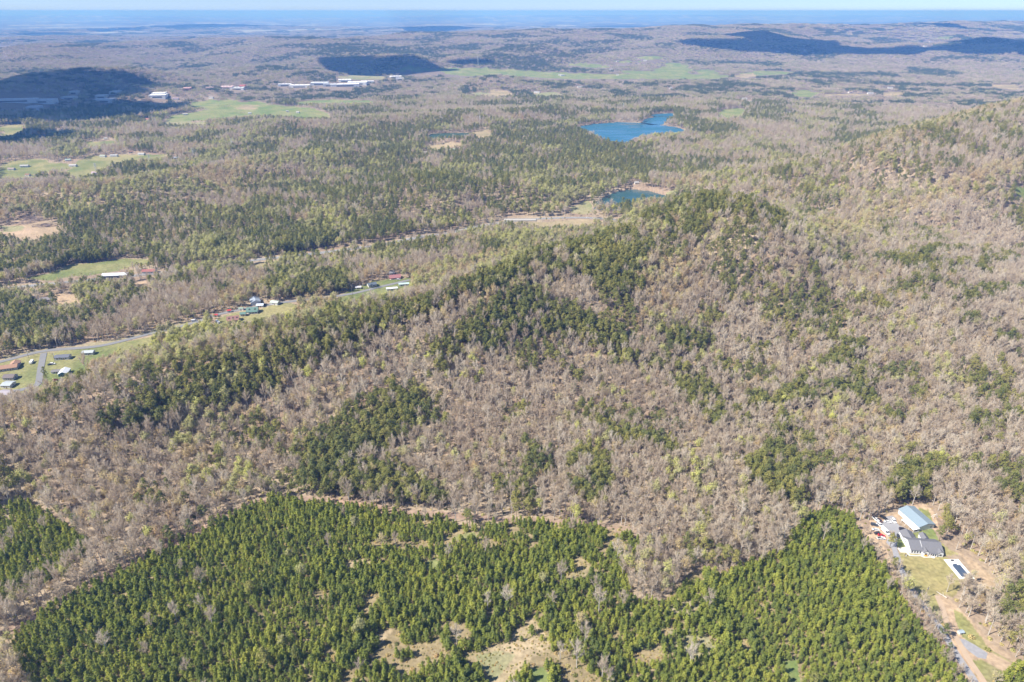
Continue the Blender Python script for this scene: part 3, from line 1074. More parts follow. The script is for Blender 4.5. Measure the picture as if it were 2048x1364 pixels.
def clump_source(kind, m, n, spread, hh, rr, seed, tri=46, ts=1.0, m2=None, trunk=0):
    g = np.random.default_rng(seed)
    parts = []
    for i in range(n):
        a = i * 2.399 + g.uniform(0, 0.6)
        d = spread * math.sqrt((i + 0.3) / n)
        x, y = d * math.cos(a), d * math.sin(a)
        h = hh * g.uniform(0.75, 1.15)
        r = rr * g.uniform(0.75, 1.2)
        dd = g.normal(size=(tri, 3))
        dd /= np.linalg.norm(dd, axis=1)[:, None]
        C = dd * [r, r, h * 0.36] * g.uniform(0.6, 1.05, (tri, 1)) + [x, y, h * 0.62]
        mm = m2 if (m2 is not None and i % 4 == 1) else m
        parts.append((tris_at(C, dd + g.normal(size=dd.shape) * 0.5, g.uniform(0.7, 1.3, tri) * ts, g), mm))
    me = combine(kind, parts)
    return bpy.data.objects.new(kind + '_source', me)


CL = {
    'pine_clump': [clump_source('pine_clump', M['far_pine'], 6, 11, 15, 4.0, s, ts=1.0) for s in (1, 2, 3)],
    'bare_clump': [clump_source('bare_clump', M['far_bare'], 6, 11, 13, 4.8, s, tri=40, ts=0.95) for s in (4, 5, 6)],
    'green_clump': [clump_source('green_clump', M['far_green'], 6, 11, 13, 4.6, s, tri=40, ts=0.95, m2=M['far_bare']) for s in (7, 8, 9)],
    'pine_mass': [clump_source('pine_mass', M['far_pine'], 14, 34, 16, 8.5, s, tri=36, ts=2.6) for s in (11, 12)],
    'bare_mass': [clump_source('bare_mass', M['far_bare'], 14, 34, 14, 9, s, tri=34, ts=2.6, m2=M['far_green']) for s in (13, 14)],
}


def instancer(name, P, rot, scl, idx, sources, label, cat='trees'):
    if len(P) == 0:
        return
    me = bpy.data.meshes.new(name)
    me.vertices.add(len(P))
    me.vertices.foreach_set('co', np.asarray(P, np.float32).ravel())
    for nm, typ, data in (('yaw', 'FLOAT', rot), ('siz', 'FLOAT', scl), ('pick', 'INT', idx)):
        a = me.attributes.new(nm, typ, 'POINT')
        a.data.foreach_set('value', np.asarray(data, np.float32 if typ == 'FLOAT' else np.int32))
    o = link(name, me)
    ng = bpy.data.node_groups.new(name, 'GeometryNodeTree')
    ng.interface.new_socket('Geometry', in_out='INPUT', socket_type='NodeSocketGeometry')
    ng.interface.new_socket('Geometry', in_out='OUTPUT', socket_type='NodeSocketGeometry')
    N = ng.nodes
    gi, go = N.new('NodeGroupInput'), N.new('NodeGroupOutput')
    ip = N.new('GeometryNodeInstanceOnPoints')
    jn = N.new('GeometryNodeJoinGeometry')
    g2i = []
    for s in reversed(sources):
        oi = N.new('GeometryNodeObjectInfo')
        oi.inputs['Object'].default_value = s
        oi.inputs['As Instance'].default_value = True
        ng.links.new(oi.outputs['Geometry'], jn.inputs[0])

    def attr(nm, typ):
        a = N.new('GeometryNodeInputNamedAttribute')
        a.data_type = typ
        a.inputs['Name'].default_value = nm
        return a.outputs['Attribute']
    cx = N.new('ShaderNodeCombineXYZ')
    ng.links.new(attr('yaw', 'FLOAT'), cx.inputs['Z'])
    ng.links.new(gi.outputs[0], ip.inputs['Points'])
    ng.links.new(jn.outputs[0], ip.inputs['Instance'])
    ip.inputs['Pick Instance'].default_value = True
    ng.links.new(attr('pick', 'INT'), ip.inputs['Instance Index'])
    er = N.new('FunctionNodeEulerToRotation')
    ng.links.new(cx.outputs[0], er.inputs[0])
    ng.links.new(er.outputs[0], ip.inputs['Rotation'])
    ng.links.new(attr('siz', 'FLOAT'), ip.inputs['Scale'])
    ng.links.new(ip.outputs[0], go.inputs[0])
    md = o.modifiers.new('trees', 'NODES')
    md.node_group = ng
    tag(o, label, cat, kind='stuff')
    return o


# ------------------------------------------------------------------ where every tree stands
CLEAR = []   # (x, y, r) kept free of trees around buildings


def scatter(r0, r1, sp, seed, amax=None):
    g = np.random.default_rng(seed)
    amax = amax or (0.93 if r0 < 300 else 0.74)
    xs = np.arange(-r1 * math.sin(amax), r1 * math.sin(amax), sp)
    ys = np.arange(r0 * math.cos(amax), r1, sp)
    X, Y = np.meshgrid(xs, ys)
    X, Y = X.ravel(), Y.ravel()
    X = X + g.uniform(-0.5, 0.5, X.shape) * sp * 0.95
    Y = Y + g.uniform(-0.5, 0.5, Y.shape) * sp * 0.95
    R = np.hypot(X, Y)
    m = (R >= r0) & (R < r1) & (np.abs(np.arctan2(X, Y)) < amax)
    return X[m], Y[m]


def free(x, y, road_pad=2.5):
    c, w = cover_at(x, y)
    ok = ((c == 0) | ((c == GREEN) & (np.hypot(x, y) > 1500) & (fbm(x, y, 150, 12, 3) > .66)) | ((c == LITTER) & (vn(x, y, 3, 9) > .5))) & ~w
    for k, (P, wd) in ROADP.items():
        pad = {'highway': 7, 'valley_road': 4}.get(k, 1.5)
        if k in ('gravel_driveway',):
            pad = 0.6
        ok &= line_dist(P, x, y) > wd / 2 + pad
    for (cx, cy, r) in CLEAR:
        ok &= np.hypot(x - cx, y - cy) > r
    return ok, c


def overlook(x, y, hh=17.0, full=False):
    """how much lower the growth stays on the camera side of lawns, fields, roads and water"""
    r = np.hypot(x, y)
    z = H(x, y)
    reach = hh * r / np.maximum(CH - z, 60)
    f = np.ones(x.shape)
    for t in (.1, .3, .6, .95):
        sx, sy = x * (1 + t * reach / r), y * (1 + t * reach / r)
        c, w = cover_at(sx, sy)
        bad = (w & (r > 1700)) | ((c > 0) & (c != BROWN) & (c != LITTER))
        for k in ('highway', 'valley_road', 'side_street'):
            P, wd = ROADP[k]
            bad |= (line_dist(P, sx, sy) < wd / 2 + 1) & ((fbm(x, y, 45, 77, 2) > (.47 if k == 'highway' else .42)) | ((np.abs(x - 20) < 190) & (k == 'highway')) | ((x < -470) & (k == 'highway')))
        for (cx, cy, rr) in CLEAR:
            bad |= np.hypot(sx - cx, sy - cy) < rr * .55
        f = np.where(bad, np.minimum(f, .12 + .8 * t), f)
    return f


def kinds_for(x, y, g):
    """0 bare, 1 pine, 2 leafing, 3 ochre"""
    z = H(x, y)
    u, v, d = project(x, y, z)
    v = v - 7 * F / d * 0.9
    r = np.hypot(x, y)
    s = 0.035
    n = fbm(x, y, 34, 201, 3)
    n = np.where(r > 1500, fbm(x, y, 95, 202, 3), n)
    n = np.where(r > 4000, fbm(x, y, 320, 203, 3), n)
    n = n + g.normal(size=n.shape) * 0.05
    fp = glook(GP, u, v)
    fg = glook(GG, u, v)
    fo = glook(GO, u, v)
    # value-noise quantiles
    q = np.clip(0.5 + (n - 0.5) * 2.6, 0, 1)
    k = np.zeros(x.shape, int)
    sp = inpoly(SLOPEP, x, y) & (g.uniform(size=x.shape) < .24)
    pine = q > 1 - fp * np.where((v > 520) | ((u > 1300) & (v > 300)), .62, 1.05)
    wa = 0.011 * r
    qx = x + (fbm(x, y, 22, 301, 2) - 0.5) * wa * 2.5
    qy = y + (fbm(x, y, 22, 302, 2) - 0.5) * wa * 2.5
    inside = np.zeros(x.shape, bool)
    for P in PINEP:
        inside |= inpoly(P, qx, qy)
    for P, w in STRIPEP:
        inside |= line_dist(P, qx, qy) < w * (0.5 + 0.9 * vn(x, y, 40, 303))
    crest = np.zeros(x.shape)
    for P, w in CRESTP:
        crest = np.maximum(crest, 0.78 * (line_dist(P, qx, qy) < w))
    inside &= (crest == 0) & (fbm(x, y, 24, 321, 2) > .33)
    pine &= (crest == 0) | (g.uniform(size=x.shape) < .12)
    pine = (pine & (g.uniform(size=x.shape) < 0.9)) | (inside & (g.uniform(size=x.shape) < 0.84))
    t = g.uniform(size=x.shape)
    m2 = fbm(x, y, 60, 401, 2)
    m3 = fbm(x, y, 80, 402, 2)
    gr = t < fg * 1.25 * np.clip(0.3 + (m2 - 0.4) * 5, 0.15, 2.0)
    oc = (~gr) & (g.uniform(size=x.shape) < fo * 1.3 * np.clip(0.4 + (m3 - 0.4) * 4, 0.2, 2) + crest)
    k[oc] = 3
    k[gr] = 2
    k[pine | sp] = 1
    return k, z


def visible_sample(x, y, z, h):
    """a tree's crown is in the frame"""
    u, v, d = project(x, y, z + h * 0.6)
    return (u > 4) & (u < 2044) & (v > 4) & (v < 1360), d, u, v



# ------------------------------------------------------------------ buildings
def prism(V0):
    """box-like solid from 8 corner points (bottom 4, top 4)"""
    return V0, [[3, 2, 1, 0], [4, 5, 6, 7], [0, 1, 5, 4], [1, 2, 6, 5], [2, 3, 7, 6], [3, 0, 4, 7]]


class MB:
    def __init__(self):
        self.V, self.F = [], []

    def add(self, V, Fc):
        o = len(self.V)
        self.V += [tuple(v) for v in V]
        self.F += [[i + o for i in f] for f in Fc]
        return self

    def box(self, x0, x1, y0, y1, z0, z1):
        return self.add(*prism([(x0, y0, z0), (x1, y0, z0), (x1, y1, z0), (x0, y1, z0), (x0, y0, z1), (x1, y0, z1), (x1, y1, z1), (x0, y1, z1)]))

    def ngon(self, pts, z0, z1):
        n = len(pts)
        V = [(p[0], p[1], z0) for p in pts] + [(p[0], p[1], z1) for p in pts]
        return self.add(V, [list(range(n))[::-1], list(range(n, 2 * n))] + [[i, (i + 1) % n, n + (i + 1) % n, n + i] for i in range(n)])

    def gable_walls(self, x0, x1, y0, y1, h, rh, axis='x'):
        """walls with the gables carried up to the ridge; the ridge runs along axis"""
        if axis == 'x':
            ym = (y0 + y1) / 2
            V = [(x0, y0, -1), (x1, y0, -1), (x1, y1, -1), (x0, y1, -1), (x0, y0, h), (x1, y0, h), (x1, y1, h), (x0, y1, h), (x0, ym, h + rh), (x1, ym, h + rh)]
            return self.add(V, [[0, 1, 5, 4], [2, 3, 7, 6], [1, 2, 6, 9, 5], [3, 0, 4, 8, 7], [4, 5, 9, 8], [6, 7, 8, 9], [3, 2, 1, 0]])
        xm = (x0 + x1) / 2
        V = [(x0, y0, -1), (x1, y0, -1), (x1, y1, -1), (x0, y1, -1), (x0, y0, h), (x1, y0, h), (x1, y1, h), (x0, y1, h), (xm, y0, h + rh), (xm, y1, h + rh)]
        return self.add(V, [[1, 2, 6, 5], [3, 0, 4, 7], [0, 1, 5, 8, 4], [2, 3, 7, 9, 6], [5, 6, 9, 8], [7, 4, 8, 9], [3, 2, 1, 0]])

    def gable_roof(self, x0, x1, y0, y1, h, rh, axis='x', ov=0.5, t=0.18):
        if axis == 'x':
            ym, s = (y0 + y1) / 2, rh / ((y1 - y0) / 2)
            e = h - ov * s + 0.08
            A = [(x0 - ov, y0 - ov, e), (x1 + ov, y0 - ov, e), (x1 + ov, ym, h + rh + 0.08), (x0 - ov, ym, h + rh + 0.08)]
            B = [(x1 + ov, y1 + ov, e), (x0 - ov, y1 + ov, e), (x0 - ov, ym, h + rh + 0.08), (x1 + ov, ym, h + rh + 0.08)]
        else:
            xm, s = (x0 + x1) / 2, rh / ((x1 - x0) / 2)
            e = h - ov * s + 0.08
            A = [(x0 - ov, y1 + ov, e), (x0 - ov, y0 - ov, e), (xm, y0 - ov, h + rh + 0.08), (xm, y1 + ov, h + rh + 0.08)]
            B = [(x1 + ov, y0 - ov, e), (x1 + ov, y1 + ov, e), (xm, y1 + ov, h + rh + 0.08), (xm, y0 - ov, h + rh + 0.08)]
        V = A + B + [(p[0], p[1], p[2] + t) for p in A + B]
        return self.add(V, [[3, 2, 1, 0], [7, 6, 5, 4], [8, 9, 10, 11], [12, 13, 14, 15], [0, 1, 9, 8], [4, 5, 13, 12], [1, 2, 10, 9], [0, 8, 11, 3], [5, 6, 14, 13], [7, 4, 12, 15]])

    def mesh(self, name, m):
        return new_mesh(name, self.V, self.F, [m])

    def part(self, name, m, parent, label=None):
        o = link(name, self.mesh(name, m), parent)
        if label:
            o['label'] = label
        return o


def empty(name, loc, yaw=0.0, label=None, cat=None, group=None):
    o = bpy.data.objects.new(name, None)
    o.empty_display_size = 1
    SC.collection.objects.link(o)
    o.location = loc
    o.rotation_euler = (0, 0, yaw)
    return tag(o, label, cat, group)


_mc = {}


def paint(c, rough=0.7, n=0.15):
    k = (c, rough)
    if k not in _mc:
        _mc[k] = mat('paint', c, rough, n, 0.7)
    return _mc[k]


_rc = {}


def roofm(c, metal=False):
    k = (c, metal)
    if k not in _rc:
        _rc[k] = ribbed('metal_roof', c, 0.4, 1.2) if metal else mat('shingles', c, 0.9, 0.35, 1.5)
    return _rc[k]


GLASS = mat('dark_glass', (0.03, 0.035, 0.045), 0.15, 0.1, 1, spec=0.6)
TRIM = M['white']


def win(root, x, y, z, w=1.1, h=1.3, side='front', name='window', m=None):
    """a window with its frame and pane; x or y is the wall plane"""
    t = 0.07
    a = MB()
    g = MB()
    if side in ('front', 'back'):
        s = -1 if side == 'front' else 1
        a.box(x - w / 2 - .12, x + w / 2 + .12, min(y, y + s * t), max(y, y + s * t), z - h / 2 - .12, z + h / 2 + .12)
        g.box(x - w / 2, x + w / 2, min(y + s * t, y + s * (t + .03)), max(y + s * t, y + s * (t + .03)), z - h / 2, z + h / 2)
    else:
        s = -1 if side == 'left' else 1
        a.box(min(x, x + s * t), max(x, x + s * t), y - w / 2 - .12, y + w / 2 + .12, z - h / 2 - .12, z + h / 2 + .12)
        g.box(min(x + s * t, x + s * (t + .03)), max(x + s * t, x + s * (t + .03)), y - w / 2, y + w / 2, z - h / 2, z + h / 2)
    f = a.part(name, TRIM, root)
    g.part('pane' if name != 'door' else 'door_panel', m or GLASS, f)
    return f


def gable_house(name, label, cat, loc, yaw, w, d, h, rh, roofc, wallc, axis='x', metal=False, windows=3, group=None, chimney=False, dormers=0, porch=False, clear=None):
    root = empty(name, loc, yaw, label, cat, group)
    x0, x1, y0, y1 = -w / 2, w / 2, -d / 2, d / 2
    MB().gable_walls(x0, x1, y0, y1, h, rh, axis).part('wall', paint(wallc), root)
    rf = MB().gable_roof(x0, x1, y0, y1, h, rh, axis).part('roof', roofm(roofc, metal), root)
    if chimney:
        MB().box(w * .2, w * .2 + .9, d * .1, d * .1 + .9, h, h + rh + 1.0).part('chimney', paint((.35, .2, .15)), rf)
    for i in range(windows):
        win(root, x0 + w * (i + 1) / (windows + 1) - (1.1 if i == windows // 2 else 0), y0, h * .55)
    if windows:
        win(root, x0 + w * (windows // 2 + 1) / (windows + 1) + .9, y0, 1.05, 1.0, 2.1, name='door', m=paint((.2, .12, .08)))
        win(root, x0, 0.0, h * .55, side='left')
        win(root, x1, 0.0, h * .55, side='right')
    for i in range(dormers):
        cx = x0 + w * (i + .5) / dormers
        dm = MB().gable_walls(cx - .8, cx + .8, y0 + .9, y0 + 3.2, h + rh * .62, .6, 'y')
        dm = dm.part('dormer', paint(wallc), root)
        MB().gable_roof(cx - .8, cx + .8, y0 + .9, y0 + 3.2, h + rh * .62, .6, 'y', .15, .1).part('dormer_roof', roofm(roofc, metal), dm)
        win(dm, cx, y0 + .9, h + rh * .4, .8, .9)
    if porch:
        pr = MB().add(*prism([(x0, y0 - 2.6, h - .7), (x1, y0 - 2.6, h - .7), (x1, y0 - .4, h - .1), (x0, y0 - .4, h - .1), (x0, y0 - 2.6, h - .55), (x1, y0 - 2.6, h - .55), (x1, y0 - .4, h + .05), (x0, y0 - .4, h + .05)])).part('porch_roof', roofm(roofc, metal), root)
        MB().box(x0, x1, y0 - 2.6, y0 - .02, -.2, .35).part('porch_floor', M['concrete'], root)
        for i in range(5):
            px = x0 + .3 + (w - .6) * i / 4
            MB().box(px - .1, px + .1, y0 - 2.5, y0 - 2.3, .35, h - .7).part('porch_post', TRIM, root)
    CLEAR.append((loc[0], loc[1], clear or max(w, d) * .6 + 2))
    return root


# ------------------------------------------------------------------ vehicles
def vehicle(label, loc, yaw, col, style='car', name='parked_car', cat='car', group='vehicles parked by the white house'):
    L, W, h = {'car': (4.7, 1.85, 1.45), 'suv': (4.9, 1.95, 1.8), 'pickup': (5.6, 2.0, 1.85), 'van': (6.4, 2.2, 2.5)}[style]
    root = empty(name, loc, yaw, label, cat, group)
    # side profile (x forward), lower body
    zb = 0.3
    prof = {'car': [(-L / 2, zb), (L / 2, zb), (L / 2, .62), (L / 2 - .15, .78), (L * .22, .95), (-L * .36, 1.0), (-L / 2 + .05, .92)],
            'suv': [(-L / 2, zb), (L / 2, zb), (L / 2, .75), (L / 2 - .15, .95), (L * .24, 1.08), (-L / 2 + .03, 1.1)],
            'pickup': [(-L / 2, zb + .1), (L / 2, zb + .1), (L / 2, .85), (L / 2 - .12, 1.05), (L * .22, 1.15), (-L / 2, 1.15)],
            'van': [(-L / 2, zb), (L / 2, zb), (L / 2, 1.0), (L / 2 - .3, 1.2), (L * .34, 1.3), (-L / 2, 1.3)]}[style]
    cab = {'car': [(-L * .36, .98), (L * .22, .94), (L * .08, h - .06), (-L * .22, h - .04)],
           'suv': [(-L * .48, 1.08), (L * .24, 1.07), (L * .12, h - .05), (-L * .44, h - .05)],
           'pickup': [(-L * .08, 1.14), (L * .22, 1.14), (L * .13, h - .05), (-L * .06, h - .05)],
           'van': [(-L * .49, 1.29), (L * .34, 1.29), (L * .26, h - .05), (-L * .49, h - .05)]}[style]

    def ext(pr, wb, wt, zlo, zhi):
        n = len(pr)
        V = []
        for s in (-1, 1):
            for (x, z) in pr:
                k = 0 if zhi == zlo else min(1, max(0, (z - zlo) / (zhi - zlo)))
                V.append((x, s * (wb + (wt - wb) * k) / 2, z))
        return V, [list(range(n)), list(range(n, 2 * n))[::-1]] + [[(i + 1) % n, i, n + i, n + (i + 1) % n] for i in range(n)]
    pm = paint(col, 0.3, 0.05)
    b = MB().add(*ext(prof, W, W * .94, .6, 1.15))
    if style == 'pickup':
        pass
    b.part('body', pm, root)
    MB().add(*ext(cab, W * .93, W * .76, 1.0, h)).part('windows', GLASS, root)
    xs = [c[0] for c in cab[2:]]
    MB().box(min(xs) - .05, max(xs) + .02, -W * .385, W * .385, h - .05, h).part('roof', pm, root)
    if style == 'pickup':
        MB().box(-L / 2 + .12, -L * .1, -W * .4, W * .4, 1.152, 1.19).part('truck_bed', paint((.06, .06, .065)), root)
    if style == 'van':
        MB().box(-L * .488, L * .1, -W * .455, W * .455, 1.31, h - .02).part('cargo_panel', pm, root)
    for sx in (-1, 1):
        for sy in (-1, 1):
            cx, cy, r = sx * L * .31, sy * (W / 2 - .08), .34
            n = 10
            V = [(cx + r * math.cos(i * 2 * math.pi / n), cy - .12, r + r * math.sin(i * 2 * math.pi / n)) for i in range(n)] + [(cx + r * math.cos(i * 2 * math.pi / n), cy + .12, r + r * math.sin(i * 2 * math.pi / n)) for i in range(n)]
            wh = MB().add(V, [list(range(n)), list(range(n, 2 * n))[::-1]] + [[(i + 1) % n, i, n + i, n + (i + 1) % n] for i in range(n)]).part('wheel', paint((.03, .03, .03)), root)
    for sy in (-1, 1):
        zt = prof[2][1]
        MB().box(L / 2, L / 2 + .03, sy * W * .32 - .18, sy * W * .32 + .18, zt - .18, zt).part('headlight', paint((.8, .8, .8), .2), root)
        MB().box(-L / 2 - .03, -L / 2, sy * W * .34 - .14, sy * W * .34 + .14, .7, .88).part('tail_light', paint((.5, .03, .03), .3), root)
    return root


def yaw_px(p, q, z=0.0):
    a, b = plane_at(*p, z), plane_at(*q, z)
    return math.atan2(b[1] - a[1], b[0] - a[0])


def Z8(a, b):
    return (1700 + a / 7.577, 1000 + b / 7.577)


def P0(u, v, z=0.0):
    x, y = plane_at(u, v, z)
    return Vector((float(x), float(y), z))


def yard(pts, z0=-.3, z1=.08, f=Z8):
    q = [P0(*f(*p)) for p in pts]
    q = [(v.x, v.y) for v in q]
    A = sum(q[i][0] * q[(i + 1) % len(q)][1] - q[(i + 1) % len(q)][0] * q[i][1] for i in range(len(q)))
    if A < 0:
        q = q[::-1]
    return MB().ngon(q, z0, z1)


# paved yard
o = yard([(480, 330), (560, 300), (700, 330), (740, 385), (850, 430), (880, 500), (790, 500), (730, 520), (720, 600), (705, 720), (770, 900), (700, 870), (630, 730), (545, 640), (590, 560), (500, 450), (470, 380)]).part('parking_lot', mat('worn_asphalt', (.33, .33, .345), .9, .25, .15), None)
tag(o, kind='structure')
o = yard([(545, 250), (640, 235), (700, 280), (700, 335), (560, 305)], z1=.04).part('gravel_apron', M['gravel'], None)
tag(o, kind='structure')
o = yard([(712, 722), (840, 715), (905, 800), (765, 796)], z1=.12).part('driveway', M['concrete'], None)
tag(o, kind='structure')
o = yard([(850, 796), (875, 796), (915, 832), (1085, 838), (1140, 858), (1262, 858), (1262, 874), (1120, 874), (1070, 852), (900, 850), (862, 815)], z1=.125).part('path', M['concrete'], None)
tag(o, kind='structure')

# barn
bl, fl, fr = P0(*Z8(710, 245)), P0(*Z8(1030, 470)), P0(*Z8(1260, 428))
yb = math.atan2(fr.y - fl.y, fr.x - fl.x)
BW, BL = 13.0, 19.5
cx, cy = (fl + fr) / 2 - Vector((0, 0, 0)), None
dirx, diry = Vector((math.cos(yb), math.sin(yb), 0)), Vector((-math.sin(yb), math.cos(yb), 0))
bc = (fl + fr) / 2 + diry * (BL / 2)
barn = empty('metal_barn', bc, yb, 'large white barn with a pale blue-grey gable roof at the head of the paved yard', 'barn')
MB().gable_walls(-BW / 2, BW / 2, -BL / 2, BL / 2, 3.6, 1.9, 'y').part('wall', ribbed('white_cladding', (.80, .81, .82), .5, 1.5), barn)
MB().gable_roof(-BW / 2, BW / 2, -BL / 2, BL / 2, 3.6, 1.9, 'y', .45, .2).part('roof', roofm((.25, .32, .37), True), barn)
f = MB()
s = 1.9 / 6.5
for sg in (-1, 1):
    f.add(*prism([(sg * 6.95, -BL / 2 - .50, 3.25), (sg * 6.95, -BL / 2 - .46, 3.25), (0, -BL / 2 - .46, 5.3), (0, -BL / 2 - .50, 5.3), (sg * 6.95, -BL / 2 - .50, 3.55), (sg * 6.95, -BL / 2 - .46, 3.55), (0, -BL / 2 - .46, 5.62), (0, -BL / 2 - .50, 5.62)]))
f.part('fascia', paint((.2, .25, .3)), barn)
win(barn, -BW / 2, 1.2, 1.7, 1.3, 1.1, 'left')
win(barn, -BW / 2, 6.2, 1.1, 1.0, 2.1, 'left', 'door', paint((.6, .6, .6)))
win(barn, 3.8, -BL / 2, 1.8, 1.2, 1.0, 'front')
# white lean-to on the barn's left side
lt = [(-BW / 2 - 5.2, -BL / 2 - 1.0), (-BW / 2 - .05, -BL / 2 - 1.0), (-BW / 2 - .05, 1.0), (-BW / 2 - 5.2, 1.0)]
q = MB().add(*prism([(lt[0][0], lt[0][1], 2.5), (lt[1][0], lt[1][1], 3.0), (lt[2][0], lt[2][1], 3.0), (lt[3][0], lt[3][1], 2.5), (lt[0][0], lt[0][1], 2.62), (lt[1][0], lt[1][1], 3.12), (lt[2][0], lt[2][1], 3.12), (lt[3][0], lt[3][1], 2.62)]))
q.part('lean_to_roof', ribbed('white_metal', (.84, .84, .84), .4, 1.5), barn, 'white lean-to roof along the parking side')
for i in range(4):
    py = lt[0][1] + .2 + i * (lt[3][1] - lt[0][1] - .4) / 3
    MB().box(lt[0][0] + .1, lt[0][0] + .25, py - .08, py + .08, 0, 2.5).part('lean_to_post', TRIM, barn)
MB().box(lt[0][0], lt[1][0], lt[0][1] - .05, lt[0][1], .3, 1.1).part('railing', TRIM, barn)
CLEAR.append((bc.x, bc.y, 16))

# main house, three joined masses under charcoal shingles
hl, hr = P0(*Z8(905, 812)), P0(*Z8(1392, 846))
yh = math.atan2(hr.y - hl.y, hr.x - hl.x)
hw = (hr - hl).length
hd = 12.5
dx_, dy_ = Vector((math.cos(yh), math.sin(yh), 0)), Vector((-math.sin(yh), math.cos(yh), 0))
hc = (hl + hr) / 2 + dy_ * hd / 2
house = empty('white_house', hc, yh, 'long white house with charcoal roof, front gables and two rear wings beside the paved yard', 'house')
wm = mat('white_siding', (.72, .73, .75), .6, .1, .6)
SH = mat('charcoal_shingles', (.19, .19, .205), .9, .3, 1.2)
x0 = -hw / 2
xs = x0 + 7.4
MB().gable_walls(x0, xs, -hd / 2, hd / 2 + .3, 3.5, 2.9).gable_walls(xs + .02, hw / 2, -hd / 2, hd / 2, 3.0, 3.0).part('wall', wm, house)
MB().gable_roof(x0, xs - .1, -hd / 2, hd / 2 + .3, 3.5, 2.9, 'x', .4).gable_roof(xs + .5, hw / 2, -hd / 2, hd / 2, 3.0, 3.0, 'x', .4).part('roof', SH, house)
MB().box(xs - .05, xs + .12, -hd / 2 - .3, hd / 2, 3.2, 3.3).add(*prism([(xs - .02, -hd / 2 - .5, 3.2), (xs + .2, -hd / 2 - .5, 3.2), (xs + .2, .1, 6.45), (xs - .02, .1, 6.45), (xs - .02, -hd / 2 - .5, 3.5), (xs + .2, -hd / 2 - .5, 3.5), (xs + .2, .1, 6.7), (xs - .02, .1, 6.7)])).part('gutter', TRIM, house)
# front gables
for gx, gw in ((xs + 2.0, 3.6), (hw / 2 - 1.9, 3.6)):
    g = MB().gable_walls(gx - gw / 2, gx + gw / 2, -hd / 2 - 1.2, -hd / 2 + 1.6, 3.0, 1.35, 'y').part('front_gable', wm, house)
    MB().gable_roof(gx - gw / 2, gx + gw / 2, -hd / 2 - 1.2, -hd / 2 + 2.0, 3.0, 1.35, 'y', .3).part('gable_roof', SH, g)
    win(g, gx, -hd / 2 - 1.2, 1.7, 1.5, 1.4)
for i in range(4):
    win(house, x0 + 1.0 + i * 1.75, -hd / 2, 1.9, .85, 1.5)
px = (xs + 2.0 + hw / 2 - 1.9) / 2 - .1
MB().box(px - 2.4, px + 2.4, -hd / 2 - 1.9, -hd / 2 - .02, -.1, .45).part('porch_floor', M['concrete'], house)
for i in (-2.2, -.75, .75, 2.2):
    MB().box(px + i - .12, px + i + .12, -hd / 2 - 1.85, -hd / 2 - 1.6, .45, 2.85).part('porch_column', TRIM, house)
MB().box(px - 2.5, px + 2.5, -hd / 2 - 2.0, -hd / 2 + .1, 2.85, 3.0).part('porch_roof', SH, house)
st = MB()
for i in range(3):
    st.box(px - .9, px + .9, -hd / 2 - 2.2 - i * .3, -hd / 2 - 1.9 - i * .3, -.1, .34 - i * .13)
st.part('steps', TRIM, house)
win(house, px, -hd / 2, 1.55, 1.0, 2.1, name='door', m=paint((.35, .08, .06)))
# rear wings: garage wing at left, narrow one at right
for wx0, wx1, ln, nm in ((x0 + .1, x0 + 8.0, 9.6, 'garage_wing'), (x0 + 12.4, x0 + 16.6, 8.2, 'rear_wing')):
    g = MB().gable_walls(wx0, wx1, hd / 2 - 5 if nm == 'garage_wing' else hd / 2 - .5, hd / 2 + ln - 3, 3.0, 1.9 if nm == 'garage_wing' else 1.3, 'y').part(nm, wm, house)
    MB().gable_roof(wx0, wx1, hd / 2 - 5 if nm == 'garage_wing' else hd / 2 - .5, hd / 2 + ln - 3, 3.0, 1.9 if nm == 'garage_wing' else 1.3, 'y', .35).part('wing_roof', SH, g)
gx = x0 + .1
for yy in (hd / 2 + 1.7, hd / 2 + 4.7):
    MB().box(gx - .07, gx, yy - 1.3, yy + 1.3, .05, 2.3).part('garage_door', paint((.78, .78, .78)), house)
CLEAR.append((hc.x, hc.y, 17))
CLEAR.append((hc.x - 4, hc.y + 12, 10))

# swimming pool with white deck
A, B_, C_, D_ = [P0(*Z8(*p)) for p in ((1420, 925), (1625, 868), (1885, 1180), (1675, 1222))]
pc = (A + B_ + C_ + D_) / 4
yp = math.atan2((A - D_).y + (B_ - C_).y, (A - D_).x + (B_ - C_).x)
pool = empty('swimming_pool', pc, yp, 'rectangular swimming pool with dark cover in a white concrete deck', 'swimming pool')
PL, PW = 17.5, 9.8
MB().box(-PL / 2, PL / 2, -PW / 2, PW / 2, -.9, .22).part('deck', mat('white_concrete', (.80, .79, .76), .8, .08, .4), pool)
MB().box(-PL * .40, PL * .20, -PW * .30, PW * .26, .225, .26).box(PL * .20 + .01, PL * .26, -PW * .12, PW * .16, .225, .26).part('pool_cover', mat('blue_grey_cover', (.075, .105, .16), .5, .3, .5), pool)
MB().box(PL * .38, PL * .42, -.9, .9, .22, .55).box(PL * .415, PL * .44, -.9, .9, .22, 1.0).part('bench', paint((.12, .12, .13)), pool)
MB().box(-PL * .34, -PL * .32, -PW * .44, -PW * .34, .22, 1.1).box(-PL * .36, -PL * .30, -PW * .44, -PW * .36, .7, .75).part('pool_ladder', paint((.15, .15, .17)), pool)
CLEAR.append((pc.x, pc.y, 12))

